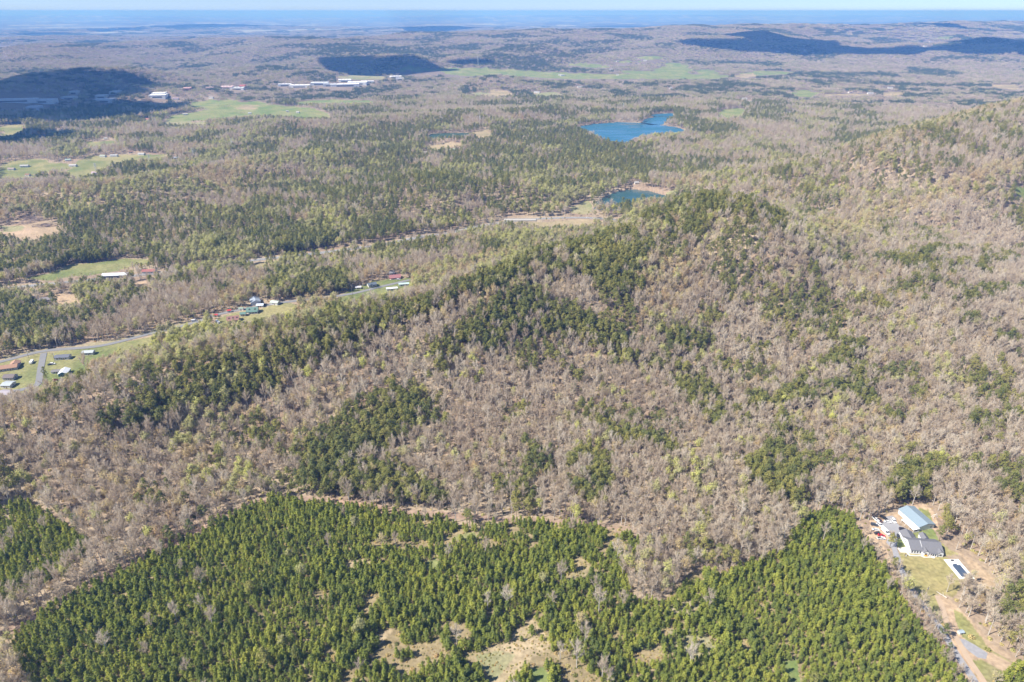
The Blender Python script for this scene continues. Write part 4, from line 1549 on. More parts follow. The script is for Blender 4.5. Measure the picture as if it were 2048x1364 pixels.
# vehicles
VEH = [
    ((385, 300), (345, 268), (425, 332), (.80, .80, .78), 'pickup', 'white pickup truck at the upper left corner of the car park', 'pickup truck'),
    ((452, 318), (432, 290), (480, 350), (.10, .06, .055), 'car', 'dark maroon car squeezed between the white pickup and the black one', 'car'),
    ((510, 278), (465, 245), (560, 308), (.03, .032, .038), 'pickup', 'black pickup truck at the top edge of the paved yard', 'pickup truck'),
    ((570, 336), (515, 330), (628, 345), (.80, .80, .80), 'car', 'white sedan parked sideways below the black pickup', 'car'),
    ((660, 326), (640, 292), (690, 362), (.80, .80, .79), 'suv', 'white car parked nose down beside the gravel patch near the barn', 'car'),
    ((365, 382), (330, 375), (405, 390), (.07, .085, .11), 'suv', 'dark blue-grey car at the left edge under the shrub', 'car'),
    ((450, 385), (408, 355), (500, 420), (.80, .80, .80), 'suv', 'white SUV with black windscreen in the middle of the left row', 'car'),
    ((388, 456), (332, 450), (445, 462), (.80, .80, .80), 'car', 'white sedan parked sideways above the dark one at the grass edge', 'car'),
    ((410, 508), (358, 512), (462, 500), (.04, .045, .05), 'car', 'black sedan parked sideways just above the red car', 'car'),
    ((474, 545), (420, 528), (525, 555), (.50, .02, .03), 'car', 'bright red sedan parked sideways', 'car'),
    ((468, 588), (402, 588), (538, 590), (.80, .80, .78), 'pickup', 'white pickup truck just below the red sedan', 'pickup truck'),
    ((535, 490), (490, 450), (590, 540), (.82, .82, .82), 'van', 'long white van parked at a slant right of the left row', 'van'),
    ((795, 452), (738, 445), (855, 462), (.045, .04, .045), 'suv', 'black SUV parked alone beside the white lean-to', 'car'),
    ((725, 552), (722, 588), (728, 515), (.05, .055, .07), 'car', 'dark car parked against the end of the garage wing', 'car'),
]
for c, a, b, col, style, lab, cat in VEH:
    p = P0(*Z8(*c), .09)
    vehicle(lab, p, yaw_px(Z8(*a), Z8(*b)), col, style, {'pickup': 'pickup_truck', 'van': 'white_van'}.get(style, 'parked_car'), cat)
    CLEAR.append((p.x, p.y, 4.5))


# small things round the house
def swing_set(loc, yaw, label):
    r = empty('swing_set', loc, yaw, label, 'swing set')
    m = M['white']
    MB().box(-2, 2, -.1, .1, 2.5, 2.7).part('top_beam', m, r)
    for sx in (-1.9, 1.9):
        for sy in (-1, 1):
            MB().add(*prism([(sx - .08, sy * 1.1 - .08, 0), (sx + .08, sy * 1.1 - .08, 0), (sx + .08, sy * 1.1 + .08, 0), (sx - .08, sy * 1.1 + .08, 0), (sx - .08, -.06, 2.5), (sx + .08, -.06, 2.5), (sx + .08, .06, 2.5), (sx - .08, .06, 2.5)])).part('leg', m, r)
    for x in (-.8, .8):
        MB().box(x - .35, x - .32, -.02, .02, .5, 2.5).box(x + .32, x + .35, -.02, .02, .5, 2.5).box(x - .4, x + .4, -.2, .2, .45, .52).part('swing_seat', m, r)
    CLEAR.append((loc[0], loc[1], 4))


swing_set(P0(*Z8(1272, 262)), .4, 'small white swing set on the bare bank behind the barn')


def shed(name, label, loc, yaw, w, d, h, roofc, wallc, metal=True, group=None, cat='shed'):
    r = empty(name, loc, yaw, label, cat, group)
    MB().gable_walls(-w / 2, w / 2, -d / 2, d / 2, h, h * .3).part('wall', paint(wallc), r)
    MB().gable_roof(-w / 2, w / 2, -d / 2, d / 2, h, h * .3, 'x', .2, .1).part('roof', roofm(roofc, metal), r)
    MB().box(-.5, .5, -d / 2 - .06, -d / 2, .05, min(2, h * .85)).part('door', paint((.12, .12, .13)), r)
    CLEAR.append((loc[0], loc[1], max(w, d) * .6 + 1.5))
    return r


shed('garden_shed', 'small grey-roofed shed between the dirt track and the tall grass', at(1921, 1266), .15, 3.0, 2.0, 1.3, (.35, .42, .47), (.6, .6, .58))


def pole(loc, h, label, yaw=0.0, group=None, metal=False):
    r = empty('utility_pole', loc, yaw, label, 'utility pole', group)
    new = new_mesh('pole', *tube((0, 0, -1), (0, 0, h), .22, .14, 7), [paint((.22, .17, .13)) if not metal else paint((.55, .57, .6))])
    link('post', new, r)
    MB().box(-1.2, 1.2, -.08, .08, h - .9, h - .72).part('crossarm', paint((.25, .2, .15)), r)
    MB().box(.25, .75, -.28, .28, h - 2.4, h - 1.3).part('transformer', paint((.75, .77, .78)), r)
    for x in (-1.1, 0, 1.1):
        MB().box(x - .07, x + .07, -.07, .07, h - .72, h - .5).part('insulator', TRIM, r)
    CLEAR.append((loc[0], loc[1], 3))
    return r


pole(P0(1849, 1196), 9.5, 'lone utility pole with pale transformer on the lawn beside the gravel driveway', .6)
pole(at(1810, 1112), 2.2, 'short white-topped post at the bend of the driveway')
def fallen(loc, yaw, L, label):
    r = empty('fallen_trunk', loc, yaw, label, 'fallen tree')
    t = join([tube((0, 0, .3), (L, 0, .9), .3, .15, 6), tube((L * .4, 0, .5), (L * .65, 1.8, 1.6), .12, .05, 4), tube((L * .3, 0, .5), (L * .55, -1.6, 1.9), .12, .05, 4)])
    link('trunk', new_mesh('trunk', t[0], t[1], [paint((.6, .56, .5))]), r)
    rt = join([tube((0, 0, .3), (-.7, math.cos(i) * .9, .3 + .8 * math.sin(i)), .12, .03, 3) for i in range(7)])
    link('root_plate', new_mesh('root_plate', rt[0], rt[1], [paint((.3, .2, .14))]), r)


fallen(at(1893, 1196), 2.3, 6, 'pale fallen tree trunk at the wood edge near the start of the dirt track')
# flowering shrub and foundation shrubs
def single(name, kind, i, loc, s, label, cat='tree', yaw=0.0, mcrown=None, group=None, zs=1.0):
    tm, cm, _ = PROTO[kind][i]
    r = empty(name, loc, yaw, label, cat, group)
    r.scale = (s, s, s * zs)
    link('trunk' if cat == 'tree' else 'stem', tm, r)
    if mcrown:
        cm = cm.copy()
        cm.materials.clear()
        cm.materials.append(mcrown)
        cm.polygons.foreach_set('material_index', np.zeros(len(cm.polygons), np.int32))
    link('crown' if cat == 'tree' else 'leaves', cm, r)
    return r


FORS = leafmat('yellow_blossom', [(.75, .42, .05), (.85, .55, .08)], .2)
single('flowering_shrub', 'shrub', 0, P0(*Z8(1138, 838)), 1.1, 'orange-yellow flowering shrub at the foot of the house front', 'shrub', mcrown=FORS)
CEDAR = leafmat('olive_leaves', [(.20, .21, .06), (.26, .24, .07)], .25)
single('round_tree', 'leafing_tree', 1, P0(1892, 1072), .85, 'broad round olive tree just coming into leaf, right of the barn', mcrown=CEDAR)
single('bare_tree', 'bare_tree', 2, P0(1912, 1100), .75, 'pale grey bare tree behind the right end of the white house')
single('cherry_tree', 'bare_tree', 4, P0(1893, 1184), .75, 'rosy-grey bare tree between the lawn and the swimming pool')
single('shrub', 'shrub', 2, at(1975, 1300), 1.3, 'round green bush in the brown grass at the end of the grey gravel patch', 'shrub')
single('shrub', 'shrub', 1, at(1942, 1275), 1.5, 'brown leafless bush just right of the small grey shed', 'shrub')
for c in (P0(1892, 1072), P0(1912, 1100), P0(1893, 1184)):
    CLEAR.append((c.x, c.y, 6))
o = yard([(1913, 1276), (1930, 1279), (1950, 1290), (1975, 1306), (1972, 1318), (1955, 1315), (1935, 1300)], z1=.1, f=lambda a, b: (a, b)).part('gravel_patch', M['gravel'], None)
tag(o, kind='structure')

# ------------------------------------------------------------------ houses of the valley
WHT, GRY, BRN, RED, GRN, BLK = (.62, .61, .59), (.33, .34, .36), (.30, .19, .13), (.38, .09, .08), (.12, .21, .18), (.06, .065, .08)


def hs(u, v, w, d, yaw, roofc, wallc, label, name='house', cat='house', h=2.9, rh=1.8, **k):
    p = at(u, v)
    return gable_house(name, label, cat, p, yaw, w, d, h, rh, roofc, wallc, **k)


hs(506, 624, 13, 9, .18, GRN, WHT, 'white farmhouse with green roof, two dormers and front porch', 'farmhouse', metal=True, dormers=2, porch=True, h=3.4, rh=2.8)
hs(487, 631, 6, 5, .18, GRN, WHT, 'low white garage with green roof left of the dormered farmhouse', 'garage', 'garage', metal=True, windows=1, rh=1.4, clear=4)
hs(467, 641, 13, 8, .30, (.26, .14, .12), WHT, 'white house with dark red roof and three dormers near the white trailer', metal=True, dormers=3, porch=True, h=3.2, rh=2.6)
hs(511, 606, 15, 11, -1.1, (.33, .38, .45), (.5, .53, .58), 'big blue-grey metal workshop against the trees', 'metal_workshop', 'workshop', metal=True, windows=1, h=4.2, rh=2.2)
hs(521, 613, 8, 6, .1, (.62, .68, .74), WHT, 'pale grey annex in front of the blue-grey workshop', 'metal_annex', 'shed', metal=True, windows=1, h=2.6, rh=1.2, clear=4)
hs(551, 608, 10, 7, -.25, (.46, .52, .46), (.6, .6, .58), 'pale green-roofed shed right of the workshop', 'open_shed', 'shed', metal=True, windows=1, h=3, rh=1.4)
shed('garden_shed', 'small dark green shed behind the green-roofed farmhouse', at(483, 620), .1, 5.5, 4, 2.6, (.3, .38, .3), (.7, .7, .66))
shed('garden_shed', 'tiny white shed with bright red roof, nearer the farmhouse', at(459, 624), .3, 4.5, 3.2, 2.4, (.55, .05, .06), WHT)
shed('garden_shed', 'white shed with red roof at the far left of the green lawn', at(432, 633), .25, 5, 3.6, 2.4, (.50, .05, .06), WHT)
hs(18, 738, 17, 9, .35, (.38, .23, .16), (.42, .42, .44), 'brown-roofed ranch house beside the valley road', 'ranch_house', rh=1.9, windows=4)
hs(32, 731, 8, 8, .35, (.42, .26, .18), (.42, .42, .44), 'brown cross gable joined to the right end of the ranch house', 'house_wing', 'house', axis='y', windows=1, rh=1.9, clear=4)
hs(22, 757, 10, 8, .05, (.20, .17, .17), (.45, .44, .45), 'small dark grey-roofed house below the ranch house', windows=2)
hs(18, 772, 9, 9, 0, (.42, .46, .48), WHT, 'pale grey flat-looking metal carport building at the left edge', 'metal_carport', 'carport', metal=True, windows=1, rh=.9)
hs(14, 790, 12, 9, -.1, (.42, .38, .42), WHT, 'mauve-grey roofed building at the lower left edge of the village', 'metal_building', 'building', windows=1, rh=1.2)
hs(130, 748, 8, 11, .25, (.74, .77, .80), (.08, .20, .24), 'teal-walled garage with bright white metal roof', 'metal_garage', 'garage', axis='y', metal=True, windows=1, h=3, rh=1.9)
hs(114, 745, 8, 5, .2, (.22, .21, .21), WHT, 'low grey-roofed shelter joined to the left side of the teal garage', 'lean_to', 'shelter', windows=1, h=2.2, rh=.8, clear=3)
hs(127, 717, 14, 7, .12, (.16, .17, .21), WHT, 'white mobile home with slate-blue roof beside the valley road', 'mobile_home', rh=1.2, windows=4)
hs(178, 708, 11, 6, .12, (.48, .52, .54), WHT, 'pale grey mobile home half hidden by a bare tree', 'mobile_home', rh=1.0, windows=3)
hs(92, 602, 15, 9, .35, (.26, .24, .25), (.7, .68, .66), 'white house with grey roof on orange soil up the short concrete street', rh=2, windows=4)
hs(70, 620, 10, 7, .2, (.35, .35, .37), WHT, 'small grey-roofed house hidden among trees below the orange soil', windows=2)
hs(233, 554, 33, 11, .12, (.60, .62, .64), (.12, .13, .15), 'long warehouse with pale roof and dark front along the highway', 'warehouse', 'warehouse', metal=True, windows=5, h=4, rh=2)
hs(300, 546, 17, 10, .10, (.34, .14, .12), (.6, .6, .58), 'store with bright red metal roof right of the long warehouse', 'roadside_store', 'store', metal=True, windows=3, h=3.8, rh=1.8)
hs(744, 572, 11, 8, .5, (.14, .17, .21), (.6, .6, .58), 'house with dark blue-grey roof beside the big bare tree', windows=2)
hs(717, 577, 7, 5, .2, (.58, .58, .62), WHT, 'low white shed by the road left of the big bare tree', 'storage_shed', 'shed', metal=True, windows=1, h=2.4, rh=.9)
hs(790, 556, 15, 8, .25, (.34, .16, .17), (.35, .12, .08), 'red-brick house with rose-red roof at the end of the valley road', windows=3, porch=True)
hs(784, 549, 7, 6, .1, (.22, .22, .24), WHT, 'white cottage just behind the rose-red roof', windows=1, clear=4)
hs(784, 580, 14, 5, .25, (.70, .74, .76), WHT, 'white mobile home half hidden by the wood, nearer one of two', 'mobile_home', metal=True, rh=.7, windows=3)
hs(808, 571, 13, 5, .2, (.45, .60, .60), WHT, 'pale teal mobile home half hidden by the wood, farther one of two', 'mobile_home', metal=True, rh=.7, windows=3)


def trailer(u, v, yaw, label, L=7):
    p = at(u, v)
    r = empty('camper_trailer', p, yaw, label, 'trailer', 'white trailers in the valley')
    prof = [(-L / 2, .5), (L / 2 - .3, .5), (L / 2, 1.2), (L / 2 - .3, 2.7), (-L / 2 + .1, 2.8)]
    n = 5
    V = [(x, -1.2, z) for x, z in prof] + [(x, 1.2, z) for x, z in prof]
    MB().add(V, [list(range(n)), list(range(n, 2 * n))[::-1]] + [[(i + 1) % n, i, n + i, n + (i + 1) % n] for i in range(n)]).part('body', M['white'], r)
    MB().box(L / 2, L / 2 + 1.2, -.08, .08, .5, .62).part('tow_bar', paint((.1, .1, .1)), r)
    for s in (-1, 1):
        for cx in (-.5, .5):
            w = [(cx + .35 * math.cos(i), s * 1.1 - .1, .35 + .35 * math.sin(i)) for i in np.linspace(0, 6.283, 8, endpoint=False)]
            w2 = [(a, b + .2, c) for a, b, c in w]
            MB().add(w + w2, [list(range(8)), list(range(8, 16))[::-1]] + [[(i + 1) % 8, i, 8 + i, 8 + (i + 1) % 8] for i in range(8)]).part('wheel', paint((.03, .03, .03)), r)
    MB().box(-1.2, -.2, -1.23, -1.2, 1.5, 2.2).part('window', GLASS, r)
    MB().box(.8, 1.5, -1.23, -1.2, .7, 2.4).part('door', paint((.7, .7, .7)), r)
    CLEAR.append((p.x, p.y, L * .7))


trailer(64, 726, -1.3, 'white camper trailer parked on the lawn above the brown ranch house')
trailer(436, 646, -.8, 'white trailer parked at the left end of the lawn near the red-roofed sheds', 8)
for (u, v, yw, c, st, lab) in [(106, 729, .2, (.75, .75, .76), 'suv', 'silver car on the lawn below the slate-roofed mobile home'), (101, 730, .3, (.05, .06, .08), 'car', 'dark car just left of the silver one on the village lawn'),
                               (111, 761, .2, (.55, .04, .04), 'car', 'red car by the lone pine in front of the teal garage'), (135, 761, .1, (.7, .7, .7), 'pickup', 'white pickup in front of the teal garage'),
                               (389, 643, .4, (.8, .8, .8), 'van', 'white van on orange soil at the road bend'), (489, 646, .3, (.1, .1, .11), 'pickup', 'dark pickup right of the white house with three dormers'),
                               (532, 610, .2, (.15, .15, .17), 'suv', 'dark car between the workshop annex and the green shed'), (797, 560, .2, (.75, .75, .74), 'suv', 'white car in front of the rose-red roof'),
                               (1175, 436, .05, (.8, .8, .8), 'car', 'white car driving on the highway beyond the hilltop'), (1222, 440, .0, (.6, .6, .62), 'car', 'grey car driving on the highway nearest the green bank'),
                               (566, 512, .25, (.7, .7, .72), 'pickup', 'pale pickup on the highway between the trees at mid left')]:
    vehicle(lab, at(u, v) + Vector((0, 0, .35)), yw, c, st, {'pickup': 'pickup_truck', 'van': 'white_van'}.get(st, 'parked_car'), {'pickup': 'pickup truck', 'van': 'van'}.get(st, 'car'), 'vehicles in the valley')
    pp = at(u, v)
    CLEAR.append((pp.x, pp.y, 5))
pole(at(705, 592), 15, 'tall pale utility pole at the road junction by the big bare tree', .4)
pole(at(58, 716), 9, 'utility pole beside the road above the white camper trailer', .2)
pole(at(110, 722), 9, 'utility pole on the lawn by the slate-roofed mobile home', .2)
pole(at(28, 560), 9, 'utility pole by the highway at the left edge', .2)
single('bare_tree', 'bare_tree', 4, at(727, 578), 1.25, 'big round bare tree in front of the dark blue-roofed house')
single('bare_tree', 'bare_tree', 2, at(176, 751), 1.25, 'big pale bare tree right of the teal garage', zs=1.1)
single('pine_tree', 'pine', 3, at(95, 763), .85, 'lone layered pine in front of the side street in the village')
single('leafing_tree', 'leafing_tree', 2, at(1262, 448), 1.0, 'fresh green tree standing in front of the highway bend') if False else None
for q_ in ((727, 578), (176, 751), (95, 763)):
    pp = at(*q_)
    CLEAR.append((pp.x, pp.y, 5))

# scattered far houses
FARH = [(57, 352, BRN, 'brown-roofed ranch house at the left edge of the suburb'), (24, 340, (.4, .33, .3), 'tan-roofed house behind the brown ranch house at the left edge'), (50, 334, WHT, 'long white-roofed house above the suburb lawn'),
        (190, 348, (.5, .52, .56), 'house with white drive on the hill spur left of centre'), (147, 333, (.5, .48, .46), 'pale house under the tall trees of the suburb'), (137, 322, (.55, .5, .45), 'beige house behind the tall suburb trees'),
        (207, 314, (.42, .46, .52), 'blue-grey roofed house at the top of the long lawn'), (229, 313, WHT, 'bright white house at the top of the long lawn'), (262, 306, (.35, .2, .15), 'brown cottage beside the orange oak'),
        (284, 310, WHT, 'white garage on the ridge lawn'), (354, 318, (.32, .35, .4), 'grey house half under trees at the end of the ridge lawn'), (121, 260, (.5, .55, .6), 'pale house just below the cloud shadow'),
        (86, 277, WHT, 'tiny white house among bare trees at far left'), (212, 279, WHT, 'small white house beyond the ridge lawn'), (295, 240, (.5, .2, .15), 'white house with orange roof at the edge of the cloud shadow'),
        (500, 228, (.6, .65, .68), 'white farmhouse in the middle of the green field'), (575, 224, WHT, 'white cottage beside the hedge on the green field'), (596, 226, WHT, 'small white shed right of the hedge cottage'),
        (601, 237, (.25, .17, .15), 'large dark-roofed house on the near edge of the green field'), (371, 230, WHT, 'white farm building with a pale yard left of the green field'),
        (423, 197, WHT, 'white barn on the far edge of the upper field'), (352, 199, (.5, .52, .6), 'blue-grey house among trees above the upper field'), (1074, 186, WHT, 'white house on the clearing above the big lake'),
        (1120, 151, WHT, 'pair of white barns on the long green field, left one'), (1125, 152, WHT, 'pair of white barns on the long green field, right one'), (1235, 151, (.6, .6, .6), 'small pale barn on the right half of the long green field'),
        (1222, 140, (.65, .6, .52), 'cream farmhouse below the steep green pasture'), (1235, 124, WHT, 'white chicken house on the small upper field'), (1290, 122, WHT, 'pale barn at the foot of the upper field'),
        (1160, 175, (.6, .62, .6), 'white house among trees right of the clearing'), (1342, 178, WHT, 'tiny white house in woods above the lake arm'), (1488, 199, (.62, .6, .55), 'cream house with dark trees behind, above the pine block'),
        (1500, 205, WHT, 'white cottage just below the cream house'), (1578, 226, WHT, 'isolated white house right of the pine block'), (1740, 188, WHT, 'white farmhouse on the tan field at right'),
        (1700, 186, (.5, .35, .28), 'brown house on the tan field at right'), (1780, 177, (.6, .6, .6), 'grey barn behind the tan field at right'), (1850, 93, WHT, 'white warehouse glinting at the edge of the distant cloud shadow'),
        (1860, 84, WHT, 'white farm building on the distant green strip'), (1555, 104, (.5, .55, .6), 'pale house inside the big distant cloud shadow'), (1610, 101, (.5, .55, .6), 'long pale building inside the big distant cloud shadow'),
        (905, 301, (.55, .5, .4), 'tan-roofed building in the clearing among the dark pines'), (850, 307, (.6, .56, .45), 'small tan shed left of the clearing among dark pines'), (1273, 368, WHT, 'tiny white pavilion on the far bank of the pond')]
for i, (u, v, c, lab) in enumerate(FARH):
    p = at(u, v)
    dist = p.length
    w = 12 + (i * 7 % 5) * 1.3
    c = tuple(q * (.62 if q > .5 else .85) for q in c)
    if v < 200:
        w *= 1.5
    if 'tiny' in lab or 'small' in lab or 'cottage' in lab:
        w *= .65
    gable_house('far_house', lab, 'house', p, ((i * 37) % 11 - 5) * .07, w, w * .55, 3.2 if v > 200 else 4.5, 2.0, c, (.68, .67, .64), metal=(c[0] > .38), windows=3 if v > 200 else 2, clear=w * .6 + dist * .008, group='houses scattered over the valley')

# commercial strip far away and buildings in the cloud shadow
STRIP = [(475, 179, 60, (.8, .8, .78)), (455, 177, 50, (.75, .55, .5)), (486, 175, 22, (.6, .12, .08)), (570, 172, 60, (.78, .78, .78)), (600, 174, 90, (.82, .82, .82)), (640, 169, 80, (.6, .62, .66)), (660, 172, 60, (.5, .52, .56)), (690, 172, 130, (.85, .85, .85)), (715, 168, 90, (.85, .85, .85)), (735, 166, 60, (.8, .8, .8)),
         (690, 163, 60, (.8, .8, .8)), (375, 180, 30, (.6, .35, .3)), (420, 179, 30, (.6, .4, .35)), (320, 190, 50, (.78, .78, .76)), (318, 194, 60, (.8, .8, .8)), (30, 203, 150, (.6, .62, .66)), (80, 204, 110, (.6, .62, .66)), (210, 203, 70, (.55, .57, .6)), (140, 198, 50, (.5, .5, .5)), (205, 195, 40, (.6, .6, .6)), (232, 187, 30, (.6, .6, .6)), (150, 187, 30, (.6, .6, .6)), (70, 218, 40, (.55, .55, .6)), (792, 156, 60, (.7, .7, .7)), (800, 160, 40, (.7, .7, .72))]
desc = ['pale flat-roofed', 'cream flat-roofed', 'long white', 'low grey', 'white box-like']
for i, (u, v, w, c) in enumerate(STRIP):
    p = at(u, v)
    d = 30 + (i % 3) * 12
    where = 'in the shadowed town at far left' if u < 330 else ('in the sunlit commercial strip beyond the fields' if u < 780 else 'at the foot of the shadowed knoll')
    colw = 'red' if (c[0] > .5 and c[1] < .2) else ('pinkish' if c[0] - c[1] > .12 else ('white' if c[0] > .77 else 'grey'))
    r = empty('commercial_building', p, .1 + (i % 4) * .05, '%s commercial building %s, %s' % (colw, where, ['leftmost few', 'among parked cars', 'by the road', 'near dark pines', 'by a car park'][i % 5]), 'building', 'commercial buildings far away')
    MB().box(-w / 2, w / 2, -d / 2, d / 2, -6, 9).part('wall', paint(tuple(min(.8, k) for k in c)), r)
    MB().box(-w / 2 - .5, w / 2 + .5, -d / 2 - .5, d / 2 + .5, 9.01, 9.6).part('roof', paint(c), r)
    MB().box(-w * .3, w * .3, -d / 2 - .2, -d / 2, 0, 4).part('shopfront', GLASS, r)
    for k in range(3):
        MB().box(-w * .3 + k * w * .25, -w * .3 + k * w * .25 + 4, -3, 3, 9.61, 11.2).part('roof_unit', paint((.5, .5, .52)), r)
    CLEAR.append((p.x, p.y, w * .55 + 14))


# power pylons
def pylon(u, v, h, label):
    p = at(u, v)
    r = empty('power_pylon', p, .3, label, 'pylon', 'steel power pylons')
    m = paint((.62, .64, .66))
    parts = []
    b = h * .09
    for sx in (-1, 1):
        for sy in (-1, 1):
            parts.append(tube((sx * b, sy * b, -1), (sx * b * .2, sy * b * .2, h), .25, .12, 4))
    for k in range(7):
        z0, z1 = h * k / 7, h * (k + 1) / 7
        w0, w1 = b * (1 - .8 * k / 7), b * (1 - .8 * (k + 1) / 7)
        for a_, b_ in (((-w0, -w0, z0), (w1, -w1, z1)), ((w0, -w0, z0), (-w1, -w1, z1)), ((-w0, w0, z0), (w1, w1, z1)), ((w0, -w0, z0), (w1, w1, z1)), ((-w0, w0, z0), (-w1, -w1, z1))):
            parts.append(tube(a_, b_, .12, .12, 3))
    t = join(parts)
    link('lattice_mast', new_mesh('mast', t[0], t[1], [m]), r)
    for z in (.72, .84, .95):
        t = join([tube((-h * .14, 0, h * z), (h * .14, 0, h * z), .18, .18, 4), tube((-h * .14, 0, h * z), (0, 0, h * (z + .04)), .1, .1, 3), tube((h * .14, 0, h * z), (0, 0, h * (z + .04)), .1, .1, 3)])
        link('crossarm', new_mesh('crossarm', t[0], t[1], [m]), r)


pylon(195, 350, 26, 'steel pylon beside the house with the white drive on the hill spur')
pylon(302, 334, 30, 'steel pylon standing in the middle of the ridge lawn')
pylon(389, 322, 30, 'steel pylon beside the orange oak at the end of the ridge lawn')
pylon(466, 300, 30, 'steel pylon among bare trees right of the ridge lawn')
pylon(956, 135, 60, 'tall distant pylon in front of the shadowed hill')
pylon(960, 250, 28, 'thin pylon above the pale dam of the green pond')
pylon(1246, 222, 28, 'thin pylon in the woods left of the lake arm')

# ------------------------------------------------------------------ highway bridge
br = at(1040, 441)
CLEAR.append((br.x, br.y, 34))
BC = mat('weathered_concrete', (.42, .40, .37), .9, .2, .3)
bridge = empty('highway_bridge', br + Vector((0, 0, .2)), .02, 'concrete highway bridge on short piers over a dark gully beyond the ridge', 'bridge')
MB().box(-28, 28, -6.2, 6.2, .2, 1.2).part('deck', BC, bridge)
MB().box(-28, 28, -6.2, -5.9, 1.2, 2.0).part('parapet', BC, bridge)
MB().box(-28, 28, 5.9, 6.2, 1.2, 2.0).part('parapet', BC, bridge)
for x in (-18, -6, 6, 18):
    MB().box(x - .8, x + .8, -5.5, 5.5, -6, .2).part('pier', BC, bridge)

# the row of trees in front of the pond
ri = random.Random(9)
for k, (u, v) in enumerate([(1222, 428), (1234, 424), (1244, 421), (1250, 425), (1258, 419), (1266, 422), (1273, 417), (1280, 420), (1288, 415), (1206, 432), (1325, 409), (1338, 406)]):
    p = at(u, v)
    if p.length > 1600 or p.length < 1150:
        p = P0(u, v, 2.0)
    single('pine_tree', 'pine', k % 5, p, ri.uniform(.85, 1.15), 'tall pine in the row screening the near shore of the pond', yaw=k * 1.3, group='pines along the near shore of the pond')
for k, (u, v) in enumerate([(1240, 433), (1296, 418), (1304, 414), (1312, 416), (1262, 428), (1190, 436)]):
    p = at(u, v)
    if p.length > 1600 or p.length < 1150:
        p = P0(u, v, 2.0)
    single('leafing_tree', 'leafing_tree', k % 4, p, ri.uniform(.8, 1.05), 'bright green leafing tree among the pines on the near shore of the pond', yaw=k * 1.7, group='leafing trees along the near shore of the pond')

# timber pile at the cleared lot
rl = random.Random(4)
for k, (u, v, n_) in enumerate([(50, 437, 60), (70, 441, 60), (88, 452, 50), (40, 448, 30)]):
    p = at(u, v)
    parts = []
    for i in range(n_):
        a = rl.uniform(-.5, .9)
        L = rl.uniform(5, 12)
        x, y, z = rl.gauss(0, 9), rl.gauss(0, 5), rl.uniform(.3, 2.2)
        parts.append(tube((x, y, z), (x + L * math.cos(a), y + L * math.sin(a), z + rl.uniform(-.5, .8)), .45, .25, 5))
    t = join(parts)
    o = link('log_pile', new_mesh('logs', t[0], t[1], [paint((.24, .18, .15))]), None, p)
    tag(o, ['long dark heap of felled logs along the back of the orange clearing', 'felled logs at the right end of the back heap on the orange clearing', 'loose brush and logs at the right side of the orange clearing', 'small stray pile of logs in the middle of the orange clearing'][k], 'log pile', kind='thing')
    CLEAR.append((p.x, p.y, 16))

# ------------------------------------------------------------------ plant the forest
LAB = {
    'young_pine': 'plantation_pine', 'pine_tree': 'pine', 'bare_tree': 'bare_tree', 'budding_tree': 'ochre_tree', 'leafing_tree': 'leafing_tree',
}


def where_words(u, v):
    col = 'left' if u < 600 else ('middle' if u < 1250 else 'right')
    return col


def label_for(kind, u, v):
    if kind == 'young_pine':
        if v > 1290:
            b = 'young pine in the front rows of the dense plantation, '
        elif v > 1200:
            b = 'young pine some rows back in the green plantation, '
        else:
            b = 'young pine deep in the green plantation, '
        return b + ('at the left' if u < 500 else 'left of the tan clearing' if u < 950 else 'around the tan clearing' if u < 1150 else 'right of the tan clearing' if u < 1550 else 'beside the gravel driveway')
    if kind == 'pine_tree':
        b = 'tall dark olive pine '
    elif kind == 'bare_tree':
        b = 'leafless pale grey tree '
    elif kind == 'budding_tree':
        b = 'ochre budding tree '
    else:
        b = 'fresh yellow-green leafing tree '
    if u > 1700:
        return b + 'in the woods around the white house and pool' if v > 1000 else b + 'in the woods above the barn'
    if u < 560 and v > 980:
        return b + 'in the strip along the left plantation edge'
    if u < 600:
        return b + 'on the slope at left above the plantation'
    if u > 1220 and v > 1050:
        return b + 'in the bare gully between the two plantation blocks'
    if u < 1200:
        return b + 'just behind the middle of the plantation edge'
    return b + 'between the plantation and the right-hand slope'


def place_individuals(name, x, y, z, rot, scl, idx, protos, hh):
    """the 300 that show largest as things with trunk and crown"""
    vis, d, u, v = visible_sample(x, y, z, hh)
    order = np.argsort(np.where(vis, d / scl ** .5, 1e9))[:300]
    order = order[vis[order]]
    for i in order:
        tm, cm, _ = protos[idx[i]]
        r = bpy.data.objects.new(name, None)
        SC.collection.objects.link(r)
        r.location = (x[i], y[i], z[i])
        r.rotation_euler = (0, 0, rot[i])
        r.scale = (scl[i],) * 3
        lab = label_for(name, u[i], v[i])
        r['label'] = lab
        r['category'] = 'tree'
        r['group'] = lab.replace('young pine', 'young pines').replace(' tree ', ' trees ').replace('olive pine ', 'olive pines ')
        for nm, me in (('trunk', tm), ('crown', cm)):
            c = bpy.data.objects.new(nm, me)
            SC.collection.objects.link(c)
            c.parent = r
    rest = np.ones(len(x), bool)
    rest[order] = False
    return rest


G = np.random.default_rng(99)


def plant(name, label, kind, x, y, z, hh, smin, smax, sf=1.0, single_things=True):
    n = len(x)
    protos = PROTO[kind]
    rot = G.uniform(0, 6.28, n)
    scl = G.uniform(smin, smax, n) * sf
    idx = G.integers(0, len(protos), n)
    rest = np.ones(n, bool)
    if single_things:
        rest = place_individuals(name, x, y, z, rot, scl, idx, protos, hh)
    instancer(name + '_forest', np.stack([x, y, z], 1)[rest], rot[rest], scl[rest], idx[rest], [p[2] for p in protos], label)


